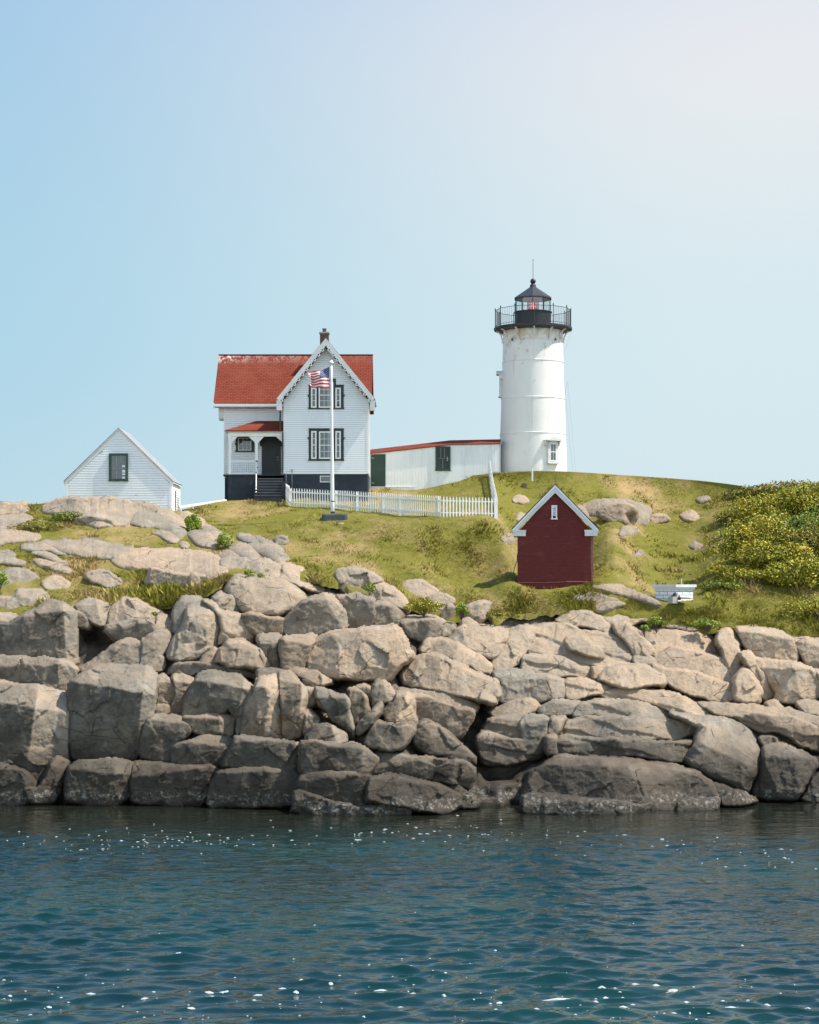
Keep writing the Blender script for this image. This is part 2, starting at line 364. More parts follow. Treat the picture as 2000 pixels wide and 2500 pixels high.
T_M = tab('-600,1340,97 0,1345,96.5 200,1345,96.5 400,1345,97 560,1310,101 700,1288,103 812,1266,105 1000,1288,101 1212,1266,102.5 1262,1400,99 1300,1424,98.5 1360,1424,98.5 1420,1415,98 1500,1345,98 1555,1420,96.3 1592,1456,95.4 1650,1459,95.4 1700,1456,95.6 1760,1420,96 1900,1440,95 2000,1455,95 2600,1480,95')
T_S = tab('-600,1252,104 0,1238,104 70,1231,104 150,1227,104 250,1228,104 330,1238,104.5 400,1252,105.5 450,1244,108 500,1231,111 545,1222,113.2 700,1219,113.4 760,1216,115 905,1194,119.5 1000,1187,120.7 1050,1178,120.7 1100,1167,120.7 1150,1161,120 1215,1155,119.5 1300,1149,119.3 1390,1151,119.6 1500,1158,123 1600,1165,124 1700,1172,124 1800,1184,122 1860,1196,118 1930,1225,114 2000,1240,112 2600,1300,110')
T_N = tab('-600,.5,.5 960,.5,.5 1080,.26,.17 1212,.24,.165 1240,.42,.14 1275,.72,.12 1440,.72,.12 1540,.5,.5 1580,.72,.15 1720,.72,.15 1800,.5,.5 2600,.5,.5')
T_O = tab('-600,.5,.5 960,.5,.5 1080,.12,.5 1212,.10,.53 1250,.35,.6 1290,.5,.5 2600,.5,.5')
def cols(t, k, p): return np.interp(p, t[:, 0], t[:, k])
def smooth_tab(t, k, p): return sum(cols(t, k, p+o)*w for o, w in ((-36, .12), (-18, .22), (0, .32), (18, .22), (36, .12)))
_PC = {}
def col_profile(p):
    key = round(p/2)
    if key not in _PC:
        p = key*2.0; w = cols(T_W, 1, p); yw = CAMZ*F/(w-HOR)
        r, yr = smooth_tab(T_R, 1, p), smooth_tab(T_R, 2, p); m, ym = smooth_tab(T_M, 1, p), smooth_tab(T_M, 2, p); s, ys = smooth_tab(T_S, 1, p), smooth_tab(T_S, 2, p)
        if m > r-18: m = r-18
        if ym < yr+1: ym = yr+1
        fa, fb = smooth_tab(T_N, 1, p), smooth_tab(T_N, 2, p); nq, yn = r+(m-r)*fa, yr+(ym-yr)*fb
        ga, gb = smooth_tab(T_O, 1, p), smooth_tab(T_O, 2, p); oq, yo = nq+(m-nq)*ga, yn+(ym-yn)*gb
        xs = [s-400, s, m, oq, nq, r, w, w+400]; yy = [ys+.5, ys, ym, yo, yn, yr, yw, yw-5]
        _PC[key] = (xs, yy, s, r)
    return _PC[key]
def ground(p, q):
    "distance of the ground seen at photo position p, q"
    p = np.atleast_1d(np.asarray(p, float)); q = np.atleast_1d(np.asarray(q, float)); o = np.empty(len(p)); k = np.round(p/2).astype(int)
    for u in np.unique(k):
        w = k == u; xs, yy, _, _ = col_profile(u*2.0); o[w] = pchip(xs, yy, q[w])
    return o
def skyline(p): return col_profile(p)[2]
def G(p, q): return px(p, q, float(ground(p, q)[0]))
def w3(p, q, Y): return np.stack([(p-1000)*Y/F, Y, CAMZ+(HOR-q)*Y/F], -1)

# ------------------------------------------------------------------ rocks, each outline with its own distance, lean and bulk
CR = {'A': (0, 1200, 700/1725), 'B': (600, 1300, 700/1725), 'C': (1300, 1300, 700/1725), 'D': (0, 1200, 480/1725), 'E': (1200, 1150, 550/1725), 'S': (0, 0, 1.0)}
ROCKS = []
def rk(crop, pts, name='', label='', **k): ROCKS.append((crop, pts, name, label, k))
# left cliff
rk('A', '-60,800 60,800 200,720 310,660 400,690 445,720 455,860 460,1020 440,1055 380,1012 0,997 -60,997', 'rock_block', 'lichen grey square block with an orange stain at the cliff top left', t=.1, s=-.1, R=.3, B=.4, y=-.9, c=.1, cr=[(375, 690, 400, 1010, .9)])
rk('A', '-60,520 0,500 70,470 180,480 240,520 265,590 180,590 90,625 0,640 -60,640', t=.9, R=.6, B=.7, c=.3, y=.2)
rk('A', '80,640 120,600 240,590 300,640 230,690 130,740 0,780 -60,780 -60,650 0,640', t=.4, R=.4, B=.6, c=.15)
rk('A', '250,550 340,520 430,575 330,590 275,590', t=1.5, R=.5, B=.8, c=.5, g=1)
rk('A', '-60,1000 0,1000 380,1015 455,1065 450,1110 410,1200 360,1190 220,1165 0,1140 -60,1140', t=.15, s=-.05, R=.25, B=.4, y=-.4, c=.2, cr=[(350, 1020, 340, 1190, .5)])
rk('A', '-60,1145 0,1145 110,1170 215,1172 400,1215 410,1330 405,1600 410,1640 330,1600 240,1790 150,1690 0,1640 -60,1640', 'rock_block', 'tall rough block with a pale crumbly sunlit edge at the lower left corner', t=.2, s=-.25, R=.3, B=.5, y=-1.3, c=.25, cr=[(225, 1170, 160, 1640, 1.1)])
rk('A', '-60,1640 0,1640 150,1690 245,1785 200,1870 120,1910 0,1910 -60,1910', t=.3, R=.4, B=.6, y=-.3, c=.1)
rk('A', '150,1790 240,1790 330,1605 410,1625 400,1700 350,1850 290,1885 220,1880 190,1860', t=.2, s=.5, R=.4, B=.5, y=-.2, c=.9)
rk('A', '425,1150 590,1045 790,1055 890,1065 945,1110 940,1180 905,1380 830,1590 810,1620 600,1610 440,1610 415,1500 415,1300', 'rock_block', 'biggest dark upright block with a diagonal crack and a sunlit right edge', t=.05, s=-.15, R=.22, B=.3, y=-1.7, c=.2, cr=[(868, 1080, 815, 1600, 1.3), (900, 1100, 540, 1390, .22)])
rk('A', '395,1780 430,1640 640,1618 800,1632 795,1700 790,1830 700,1895 520,1895 400,1850', t=.15, s=-.1, R=.35, B=.5, y=-.6, c=.1)
rk('A', '800,1632 960,1640 1080,1662 1200,1658 1312,1670 1290,1740 1230,1890 1000,1895 800,1870 790,1760', t=.15, s=-.05, R=.35, B=.5, y=-.5, c=.3, cr=[(1270, 1670, 1190, 1890, .8)])
rk('A', '1310,1678 1480,1660 1640,1672 1800,1692 1790,1760 1775,1890 1500,1900 1240,1900 1275,1760', t=.15, s=-.1, R=.3, B=.5, y=-.5, c=.2)
rk('A', '870,1400 900,1360 1080,1350 1110,1390 1140,1440 1090,1500 1045,1560 1035,1640 850,1605 835,1570', t=.25, s=-.1, R=.3, B=.4, y=-.35, c=.2)
rk('A', '1110,1360 1250,1345 1428,1342 1412,1420 1397,1472 1220,1470 1140,1432 1100,1388', t=.12, s=-.1, R=.25, B=.3, y=-.45, c=.25)
rk('A', '1050,1535 1220,1478 1385,1474 1402,1530 1332,1662 1180,1655 1036,1642', t=.1, s=-.1, R=.25, B=.4, y=-.35, c=.15)
rk('A', '1200,1110 1225,1092 1300,1095 1430,1110 1525,1190 1490,1290 1450,1440 1422,1480 1432,1365 1370,1300 1310,1342 1100,1348 1130,1230', 'rock_block', 'plain grey flat faced block above the long dark bottom course', t=.22, s=-.15, R=.25, B=.35, y=-.8, c=.3, cr=[(1470, 1110, 1440, 1300, .7)])
rk('A', '950,1120 990,1105 1050,1170 1055,1230 1020,1280 942,1290 950,1180', t=.3, s=.2, R=.35, B=.45, y=-.2, c=.6)
rk('A', '1040,1110 1100,1105 1172,1130 1130,1230 1090,1335 1020,1348 1055,1260 1052,1170', t=.3, s=.3, R=.3, B=.4, c=.6)
rk('A', '935,1290 1020,1282 1015,1348 925,1355', t=.3, s=.3, R=.3, B=.3, c=.6)
rk('A', '1450,1480 1490,1280 1560,1130 1640,1115 1692,1140 1700,1400 1708,1492 1640,1492', 'rock_slab', 'upright wedge shaped slab with a bright pink sunlit side', t=.12, s=-.2, R=.15, B=.25, y=-1.1, c=.6, cr=[(1632, 1150, 1612, 1270, 1.0), (1612, 1270, 1642, 1490, .5)])
rk('A', '450,690 480,660 560,650 682,680 662,780 620,812 548,790 500,740 470,720', t=.4, s=-.05, R=.35, B=.4, y=-.2, c=.4)
rk('A', '450,720 500,740 548,790 530,825 450,812', t=.2, s=.2, R=.25, B=.3, c=.5)
rk('A', '660,692 740,650 830,655 1000,740 1048,790 1045,855 1000,840 920,810 830,775 700,795 648,805', 'rock_slab', 'bright cream slab sloping down under the grass edge at the left', t=1.0, s=-.05, R=.45, B=.5, y=-.2, c=.55)
rk('A', '648,805 830,772 930,812 1005,842 960,855 860,905 700,895 640,840', t=-.1, R=.25, B=.35, c=.2)
rk('A', '860,910 940,842 1005,842 1042,880 1020,950 930,1010 838,1062 850,960', t=.45, s=-.1, R=.25, B=.3, y=-.25, c=.45)
rk('A', '480,1090 620,985 740,900 800,885 852,920 835,1052 600,1045', t=.5, s=-.05, R=.2, B=.3, y=0, c=.25)
rk('A', '930,1010 985,990 995,1080 900,1085 880,1050', t=.3, s=.3, R=.2, B=.3, c=.5)
rk('A', '1050,880 1060,690 1110,630 1200,640 1240,680 1150,700 1115,800', t=.4, s=-.1, R=.3, B=.4, c=.2, y=-.2)
rk('A', '1005,982 1040,900 1110,790 1130,700 1200,670 1270,690 1330,770 1337,830 1300,930 1200,1010 1090,1022 1010,997', 'boulder', 'grey leaning boulder with a hooked foot beside the dark recess', t=.3, s=.05, R=.6, B=.7, y=-.7, c=.2, cr=[(1290, 700, 1230, 1000, .8)])
rk('A', '1210,650 1280,670 1340,720 1450,750 1542,820 1535,920 1450,890 1340,920 1310,922 1337,830 1320,740', 'boulder', 'jagged pinkish boulder leaning against the hooked grey one', t=.7, s=.1, R=.45, B=.5, y=-.35, c=.7, cr=[(1320, 880, 1540, 820, .9)])
rk('A', '1275,640 1320,610 1400,620 1450,680 1445,732 1400,737 1290,690', 'boulder', 'small rounded grey boulder tucked under the big pink dome', t=.5, R=.6, B=.6, y=-.3, c=.3)
rk('A', '1310,1000 1325,950 1370,905 1440,900 1560,930 1642,1030 1630,1062 1540,1072 1400,1052 1310,1030', 'boulder', 'brown loaf shaped boulder lying on the ledge left of centre', t=.7, R=.55, B=.7, y=-.7, c=.4)
rk('A', '1205,1025 1290,940 1316,960 1302,1032 1220,1036', t=.5, s=.3, R=.25, B=.3, c=.4)
rk('A', '1015,1090 1060,1030 1250,1040 1400,1070 1555,1090 1545,1125 1400,1085 1200,1088 1120,1110', t=.4, R=.25, B=.4, y=0, c=.4)
rk('A', '1555,1080 1660,1075 1760,1090 1770,1130 1690,1130 1640,1115 1560,1130', t=.6, R=.25, B=.3, y=-.1, c=.3)
rk('A', '1560,870 1680,870 1672,960 1680,1075 1600,1040 1570,960', t=.2, s=.1, R=.2, B=.3, y=.1, c=.6)
# big dome
rk('A', '1325,420 1400,408 1600,425 1730,440 1800,455 1900,520 1960,600 1880,590 1740,545 1600,520 1500,512 1410,520 1360,490', 'rock_slab', 'broad cream crown of bedrock curving down above the pink dome', t=2.1, s=.0, R=.5, B=.7, y=-.1, c=.55)
rk('A', '1352,590 1400,517 1500,512 1600,520 1740,548 1830,610 1845,660 1760,715 1690,750 1480,735 1455,715', 'rock_dome', 'large rounded pink and grey dome in the upper middle of the cliff', t=.85, s=-.05, R=.7, B=.6, y=-.5, c=.65)
rk('B', '275,490 350,420 480,375 520,390 590,480 607,560 560,602 480,622 230,612 222,540', 'rock_block', 'grey chipped face below the right shoulder of the pink dome', t=.25, s=.05, R=.4, B=.5, y=-.45, c=.12, cr=[(470, 380, 590, 600, .6)])
rk('B', '-20,490 220,520 225,610 100,620 10,600', t=.1, R=.2, B=.3, y=.2, c=.5)
# middle, upper
rk('B', '540,250 560,220 640,213 760,240 830,300 760,310 725,390 680,372 590,362 545,312', 'boulder', 'pale angular boulder standing highest at the grass edge mid cliff', t=.6, s=.05, R=.3, B=.5, y=-.4, c=.3, cr=[(545, 290, 760, 300, -.5)])
rk('B', '745,340 770,305 820,300 900,350 987,440 985,478 900,450 840,420 760,400', 'boulder', 'tan wedge shaped boulder with a sunny top right of the angular one', t=.7, s=.1, R=.3, B=.45, y=-.45, c=.6)
rk('B', '550,390 680,372 752,400 772,470 760,562 620,582 605,500 560,430', t=.2, s=-.1, R=.35, B=.5, y=0, c=.15)
rk('B', '765,430 820,415 962,490 920,562 768,572', t=.3, s=-.05, R=.3, B=.45, y=-.2, c=.2)
rk('B', '915,330 960,308 1060,308 1165,360 1080,402 1010,412 940,372', 'rock_slab', 'pale flat slab among yellow weeds below the meadow', t=1.6, R=.4, B=.6, c=.2, g=1)
rk('B', '1085,400 1180,370 1255,410 1232,440 1190,482 1110,440', t=.8, R=.3, B=.4, c=.2, g=1)
rk('B', '1172,502 1225,422 1277,490 1245,522 1180,524', 'boulder', 'small pointed grey boulder among the yellow weeds', t=.3, s=.1, R=.2, B=.3, y=-.3, c=.25)
rk('B', '1318,450 1420,415 1477,430 1442,520 1410,552 1318,512', 'boulder', 'square grey boulder beside a russet weed below the red shed', t=.4, s=.05, R=.25, B=.4, y=-.4, c=.2, cr=[(1420, 415, 1390, 540, .5)])
rk('B', '1293,532 1340,510 1402,547 1382,572 1300,562', t=.7, R=.3, B=.4, y=-.2, c=.2)
rk('B', '925,532 1000,520 1160,530 1192,570 1170,620 1060,652 990,642 950,592', t=.25, s=-.05, R=.3, B=.4, y=-.2, c=.25)
rk('B', '960,512 1130,508 1192,540 1160,556 950,534', t=1.2, R=.15, B=.2, y=-.3, c=.3)
rk('B', '1180,562 1230,548 1262,572 1240,612 1178,632', t=.4, s=.1, R=.25, B=.35, c=.2)
rk('B', '1218,650 1270,580 1330,558 1480,568 1592,590 1580,662 1540,722 1470,772 1330,702 1240,682', 'boulder', 'broad pale grey rounded boulder at the left end of the right ledges', t=.75, s=0, R=.6, B=.7, y=-.4, c=.18, cr=[(1440, 560, 1340, 700, .35)])
rk('B', '345,820 400,690 430,630 560,600 740,575 910,558 960,640 1007,742 940,800 860,900 700,882 500,887 400,862', 'boulder', 'largest tan boulder of the cliff, wedged over a dark hollow', t=.55, s=-.02, R=.45, B=.7, y=-1.2, c=.95, cr=[(660, 650, 430, 860, -.35), (980, 640, 850, 890, .7), (690, 740, 430, 860, .25)])
rk('B', '205,632 422,620 402,690 345,820 222,832', t=.25, s=.1, R=.2, B=.3, y=-.2, c=.75)
rk('B', '90,642 198,630 192,730 205,832 140,802 95,700', t=.2, s=.1, R=.2, B=.3, y=0, c=.4)
rk('B', '1045,722 1080,640 1180,630 1290,680 1430,760 1482,810 1480,857 1400,842 1290,782 1170,737', 'boulder', 'upper of two long tan boulders lying side by side', t=.9, s=-.1, R=.5, B=.6, y=-.7, c=.6)
rk('B', '925,832 960,780 1080,735 1170,740 1290,790 1400,852 1500,890 1537,970 1500,1032 1400,1012 1200,962 1000,932 935,902', 'boulder', 'lower and larger of two long tan boulders lying side by side', t=.75, s=-.08, R=.5, B=.7, y=-1.3, c=.7, cr=[(1030, 790, 1000, 930, -.5)])
rk('B', '905,945 1090,948 1280,975 1392,1040 1380,1072 1320,1067 1200,1020 1050,972', t=.9, R=.25, B=.4, y=-.5, c=.6)
rk('B', '955,962 1050,975 1230,1045 1367,1080 1350,1132 1290,1222 1230,1232 1130,1182 1040,1162 1010,1000', 'rock_block', 'brown slab faced block under the long tan boulders', t=.3, s=-.1, R=.25, B=.4, y=-.5, c=.65, cr=[(1260, 1060, 1180, 1220, -.5)])
rk('B', '815,1090 900,1010 912,955 970,960 1002,1010 1022,1130 1032,1167 900,1142 850,1152', 'boulder', 'olive brown angular boulder in the middle of the tumbled stones', t=.4, s=0, R=.2, B=.35, y=-.7, c=.55, cr=[(930, 1060, 900, 1150, .7)])
rk('B', '757,985 790,893 840,905 912,990 905,1012 840,1032 757,1052', 'boulder', 'white triangular boulder perched over the tumbled stones', t=.4, s=.05, R=.15, B=.3, y=-.8, c=.3, cr=[(815, 895, 860, 1030, .5)])
rk('B', '628,950 660,938 730,1000 747,1080 720,1122 660,1152 640,1090', 'boulder', 'small upright pale boulder with cream veins', t=.3, s=.25, R=.22, B=.3, y=-.6, c=.45)
rk('B', '660,932 720,925 775,950 755,1025 720,972', t=.3, R=.2, B=.3, y=-.2, c=.7)
rk('B', '412,930 480,955 612,990 642,1100 667,1200 650,1262 590,1182 520,1112 440,1020', 'boulder', 'dark slanting boulder in the shaded hollow', t=.15, s=-.15, R=.3, B=.4, y=-.5, c=.15, cr=[(600, 990, 640, 1200, .6)])
rk('B', '665,1195 720,1120 822,1010 807,1090 760,1162 680,1215', 'boulder', 'thin pointed shard standing between the tumbled stones', t=.3, s=.1, R=.15, B=.3, y=-.9, c=.35)
rk('B', '705,1262 770,1150 800,1138 870,1165 980,1150 1035,1180 990,1232 940,1302 870,1322 740,1292', 'boulder', 'grey saddle backed boulder on the lower ledge', t=.5, s=-.05, R=.4, B=.6, y=-1.0, c=.2)
rk('B', '1000,1200 1060,1140 1100,1133 1180,1180 1290,1270 1372,1350 1377,1387 1310,1377 1200,1352 1080,1332 998,1272', 'boulder', 'pale boulder sloping down to the right beside the dark cleft', t=.6, s=.15, R=.35, B=.5, y=-1.1, c=.2, cr=[(1060, 1140, 1280, 1370, -.3)])
rk('B', '368,1212 410,1170 510,1165 602,1210 602,1262 540,1277 370,1257', 'boulder', 'small brown boulder lying at the foot of the dark slanting one', t=.5, s=0, R=.2, B=.3, y=-.8, c=.5, cr=[(510, 1165, 540, 1275, .6)])
rk('B', '200,850 270,840 350,950 362,1120 320,1242 230,1247 217,1080', 'rock_slab', 'tall dark upright slab right of the pink edged wedge', t=.1, s=-.1, R=.15, B=.25, y=-.9, c=.4, cr=[(330, 930, 318, 1230, .9)])
rk('B', '265,832 310,820 440,850 522,890 450,922 340,882', t=.9, R=.2, B=.3, y=-.4, c=.55)
rk('B', '340,885 450,925 425,955 350,932', t=.1, R=.15, B=.2, y=-.1, c=.5)
rk('B', '352,935 415,940 440,1012 380,1062 352,1012', t=.2, s=.2, R=.2, B=.3, c=.6)
rk('B', '368,1060 422,1110 442,1167 400,1202 350,1212', t=.2, s=.2, R=.2, B=.3, y=.2, c=.2)
# lower courses
rk('A', '1420,1482 1560,1492 1700,1508 1800,1530 1795,1600 1780,1686 1640,1672 1480,1660 1345,1658 1390,1560', 'rock_block', 'long smooth dark block in the second course above the water', t=.08, s=-.12, R=.18, B=.3, y=-1.0, c=.2, cr=[(1775, 1510, 1765, 1690, .8)])
rk('B', '330,1265 480,1270 575,1290 640,1275 720,1300 797,1360 792,1392 745,1462 600,1452 325,1447', 'rock_block', 'dark block with a knobbly rounded right end in the second course', t=.2, s=0, R=.3, B=.4, y=-1.1, c=.25, cr=[(700, 1290, 690, 1460, .6)])
rk('B', '780,1318 900,1340 1100,1360 1330,1390 1367,1430 1350,1532 1250,1512 1100,1492 830,1462 757,1462', 'rock_slab', 'long brown slab below the sloping pale boulder', t=.2, s=.0, R=.3, B=.5, y=-.9, c=.4, cr=[(1250, 1380, 1240, 1510, .4)])
rk('B', '335,1450 550,1440 745,1470 752,1520 722,1652 500,1612 300,1542', t=.25, s=0, R=.3, B=.5, y=-.7, c=.4)
rk('B', '750,1480 900,1470 1000,1490 1180,1530 1290,1590 1292,1640 1200,1695 1000,1660 740,1612 733,1560', 'rock_block', 'low brown block with a white barnacled foot at the water', t=.5, s=.1, R=.35, B=.5, y=-.9, c=.45)
rk('B', '300,1540 500,1620 717,1662 800,1640 1000,1660 1000,1720 700,1720 280,1700', t=.3, R=.35, B=.6, y=-.6, c=.2)
rk('B', '1290,1580 1350,1578 1402,1610 1407,1642 1380,1665 1295,1665', 'boulder', 'little rounded rock at the water beside the dark cleft', t=.5, R=.25, B=.4, y=-.9, c=.4)
rk('B', '830,1460 1000,1480 1012,1512 900,1492', t=.8, R=.12, B=.2, y=-1.0, c=.4)
rk('B', '1190,1490 1240,1500 1332,1560 1322,1580 1200,1532', t=.4, R=.15, B=.25, y=-.7, c=.3)
# right-hand ledges
rk('B', '1480,782 1550,690 1590,600 1640,570 1740,570 1740,650 1640,782 1610,822 1500,832', t=.85, R=.35, B=.4, y=-.2, c=.2)
rk('B', '1490,832 1610,830 1740,850 1740,1000 1600,1032 1520,1012 1530,950', t=.3, R=.3, B=.4, y=-.3, c=.15)
rk('B', '1470,1080 1580,1030 1740,1010 1800,1060 1600,1107 1480,1112', t=.8, R=.25, B=.4, y=-.2, c=.25)
rk('B', '1430,1190 1480,1120 1600,1102 1740,1100 1740,1242 1560,1232', t=.4, R=.3, B=.4, y=-.2, c=.2, bed=1)
rk('B', '1390,1245 1430,1195 1560,1240 1760,1255 1800,1340 1600,1400 1420,1390', t=.2, R=.35, B=.5, y=.3, c=.1, bed=1)
rk('C', '-60,570 60,558 200,552 290,588 400,590 470,610 550,650 622,770 600,787 400,800 280,800 180,742 100,740 -20,730 -60,680', t=1.3, R=.6, B=.6, y=-.3, c=.35, bed=1)
rk('C', '196,660 220,630 300,628 370,670 432,690 432,757 340,740 230,712', 'boulder', 'tapered stone lying alone on the pale right hand ledge', t=.8, R=.35, B=.45, y=-1.3, c=.35)
rk('C', '138,530 230,478 300,468 400,500 470,560 497,602 470,610 380,582 200,552', 'rock_slab', 'hump of pale rock at the grass edge below the red shed', t=1.0, R=.45, B=.6, y=-.4, c=.4)
rk('C', '-60,740 100,740 190,760 280,800 400,800 370,882 300,872 0,852 -60,852', t=.55, R=.3, B=.4, y=-.2, c=.45, bed=1)
rk('C', '370,802 560,790 625,795 520,812 430,832 395,880 362,884', t=.7, s=.3, R=.2, B=.3, y=0, c=.6)
rk('C', '398,860 430,830 530,795 700,800 792,860 802,912 730,912 640,942 520,932 398,892', 'boulder', 'flat topped pale loaf of rock resting on the right ledges', t=1.1, R=.45, B=.55, y=-.6, c=.4)
rk('C', '668,610 750,585 1000,608 1092,620 1162,750 1100,742 980,720 900,700 840,690 740,742 708,680', t=1.4, R=.35, B=.4, y=-.1, c=.6)
rk('C', '738,762 740,742 830,690 980,720 1100,745 1172,760 1217,860 1217,912 1130,890 1000,852 770,815', t=.75, R=.3, B=.35, y=-.35, c=.75)
rk('C', '715,800 770,815 1000,852 1140,902 1217,915 1222,1010 1130,1027 1000,992 870,942 810,900', t=.7, R=.3, B=.4, y=-.45, c=.65)
rk('C', '488,560 560,548 650,600 702,680 692,752 620,742 570,662 510,612', t=.7, s=-.2, R=.4, B=.5, y=-.3, c=.45)
rk('C', '640,662 710,680 722,720 692,757 660,720', t=.7, R=.2, B=.3, y=-.4, c=.6)
rk('C', '600,745 690,752 740,765 770,815 700,800 620,790', t=.8, R=.2, B=.3, y=-.1, c=.5)
rk('C', '398,492 520,450 640,450 792,490 785,512 690,512 560,550 490,548', t=2.2, R=.35, B=.5, c=.55, g=1)
rk('C', '765,522 850,500 935,540 1005,572 960,587 800,552', t=1.8, R=.3, B=.4, c=.9, g=1)
rk('C', '925,490 1010,488 1200,538 1500,595 1800,635 1800,680 1560,642 1400,592 1240,572 1100,562 990,532', 'rock_slab', 'long pale slab running along the grass at the right cliff top', t=2.2, R=.3, B=.4, c=.55, y=-.1)
rk('C', '1128,600 1180,578 1232,660 1262,780 1252,872 1220,882 1180,802 1150,720 1110,640', t=.6, s=.1, R=.25, B=.35, y=-.2, c=.6)
rk('C', '1228,577 1330,578 1450,588 1562,640 1602,720 1592,792 1480,775 1330,760 1272,672', 'rock_block', 'upper dark brown rounded block at the right cliff edge', t=.12, s=-.15, R=.4, B=.5, y=-.5, c=.4, cr=[(1540, 620, 1570, 780, .5)])
rk('C', '1308,762 1480,778 1600,797 1700,830 1740,900 1730,990 1600,1027 1450,1012 1467,970 1400,862', 'rock_block', 'lower dark brown block with a sunlit rib at the right cliff edge', t=.12, s=-.1, R=.4, B=.5, y=-.4, c=.45, cr=[(1560, 830, 1520, 1010, -.3), (1590, 830, 1600, 1010, .5)])
rk('C', '1560,640 1640,642 1800,662 1800,870 1650,802 1612,720', t=.3, s=-.1, R=.3, B=.4, y=-.3, c=.5)
rk('C', '1690,830 1800,860 1800,1000 1735,985 1745,900', t=.3, R=.3, B=.4, y=-.3, c=.5)
rk('C', '1213,872 1262,802 1322,850 1387,970 1370,1012 1290,1032 1223,1012', 'boulder', 'egg shaped pinkish boulder standing in the crack right of centre', t=.45, s=.05, R=.4, B=.5, y=-.4, c=.55)
rk('C', '1250,722 1300,710 1330,770 1400,860 1467,980 1400,1012 1382,960 1320,842', t=.3, s=.15, R=.25, B=.35, y=-.1, c=.5)
rk('C', '-60,860 0,860 100,865 197,890 202,992 40,1022 -60,1000', t=.2, s=-.1, R=.2, B=.3, y=-.3, c=.1)
rk('C', '195,888 330,890 540,940 480,962 390,972 260,1002 200,994', t=.9, R=.25, B=.35, y=-.3, c=.5, bed=1)
rk('C', '390,972 520,940 700,948 900,990 1000,1060 1105,1102 960,1112 840,1072 700,1032 560,1017 440,1002', t=1.0, R=.3, B=.4, y=-.4, c=.45, bed=1)
rk('C', '255,1080 290,1030 450,1010 680,1030 800,1072 870,1132 600,1112 420,1102 260,1100', t=.6, R=.25, B=.35, y=-.5, c=.3, bed=1)
rk('C', '40,1060 130,1020 290,1018 260,1092 60,1097', t=.5, s=.2, R=.25, B=.35, y=-.2, c=.25)
rk('C', '-60,1110 90,1108 82,1240 72,1332 -60,1332', t=.15, R=.25, B=.4, y=-.1, c=.1)
rk('C', '95,1172 120,1120 202,1110 150,1222 98,1224', t=.3, R=.25, B=.35, y=-.3, c=.25)
rk('C', '82,1230 140,1228 152,1332 88,1334', t=.3, R=.25, B=.35, y=-.3, c=.2)
rk('C', '158,1222 210,1130 300,1100 600,1115 870,1138 1013,1150 1002,1202 880,1242 600,1252 350,1232', 'rock_slab', 'thick layered grey slab halfway down the right ledges', t=.6, R=.35, B=.5, y=-.7, c=.25, bed=1)
rk('C', '138,1272 170,1230 400,1240 700,1255 860,1270 962,1260 925,1340 900,1392 780,1372 600,1342 400,1347 160,1332', 'rock_slab', 'undercut grey slab beneath the thick layered one', t=.35, R=.4, B=.6, y=-.6, c=.2, bed=1)
rk('C', '820,1075 960,1110 1150,1118 1250,1150 1342,1220 1387,1320 1382,1402 1320,1512 1290,1572 1180,1542 1080,1482 960,1442 900,1382 960,1290 1013,1170 860,1122', 'rock_dome', 'great bulging rounded rock overhanging the water at the right', t=.55, s=-.05, R=.9, B=1.3, y=-1.2, c=.2, cr=[(980, 1260, 1340, 1420, .75)])
rk('C', '985,1030 1100,1030 1300,1040 1500,1060 1600,1080 1800,1130 1800,1190 1600,1132 1400,1092 1250,1112 1110,1092', t=1.3, R=.25, B=.4, y=-.2, c=.55)
rk('C', '1200,1112 1340,1090 1500,1090 1740,1180 1800,1200 1800,1345 1640,1292 1500,1202 1390,1192 1320,1172', 'rock_slab', 'pitted pale ledge reaching the right edge above the dark lower rocks', t=.4, R=.35, B=.5, y=-.6, c=.35, bed=1)
rk('C', '1388,1290 1490,1265 1600,1320 1700,1360 1722,1400 1640,1542 1580,1615 1450,1612 1308,1592 1332,1510 1387,1402', 'boulder', 'dark brown rounded boulder at the waterline near the right edge', t=.35, s=-.1, R=.5, B=.7, y=-.6, c=.3, cr=[(1660, 1340, 1590, 1600, .6)])
rk('C', '1368,1230 1450,1228 1492,1265 1400,1292', t=.4, R=.3, B=.4, y=-.1, c=.25)
rk('C', '1588,1020 1640,1006 1800,1045 1800,1130 1640,1082', t=1.2, R=.2, B=.3, y=-.2, c=.75)
rk('C', '1415,1032 1460,1018 1505,1060 1430,1052', t=.8, R=.2, B=.3, c=.5)
rk('C', '0,1450 90,1380 130,1345 500,1360 800,1392 1000,1452 1090,1532 1122,1602 1102,1680 900,1690 690,1680 400,1680 -60,1660 -60,1560', 'rock_slab', 'long dark wave worn slab with a tan sunlit end at the waterline', t=.45, s=-.15, R=.6, B=.8, y=-.6, c=.5, cr=[(560, 1380, 690, 1680, .55)])
rk('C', '-60,1575 400,1612 660,1642 690,1700 400,1710 -60,1700', t=.3, R=.4, B=.5, y=-.9, c=.1)
rk('C', '690,1650 1000,1602 1110,1602 1112,1680 960,1695 760,1705', t=.6, R=.4, B=.5, y=-1.0, c=.5)
rk('C', '1130,1602 1170,1560 1230,1558 1352,1610 1290,1640 1140,1650', 'boulder', 'small brown rock just above the water at the right', t=.6, R=.3, B=.4, y=-.9, c=.6)
rk('C', '1080,1512 1150,1532 1290,1592 1200,1580 1130,1602', t=.5, R=.2, B=.3, y=-.2, c=.3)
rk('C', '1615,1615 1680,1480 1740,1440 1800,1440 1800,1640', t=.3, R=.3, B=.4, y=-.3, c=.4)
rk('C', '1715,1370 1800,1340 1800,1450 1730,1440', t=.3, R=.3, B=.4, y=-.2, c=.3)
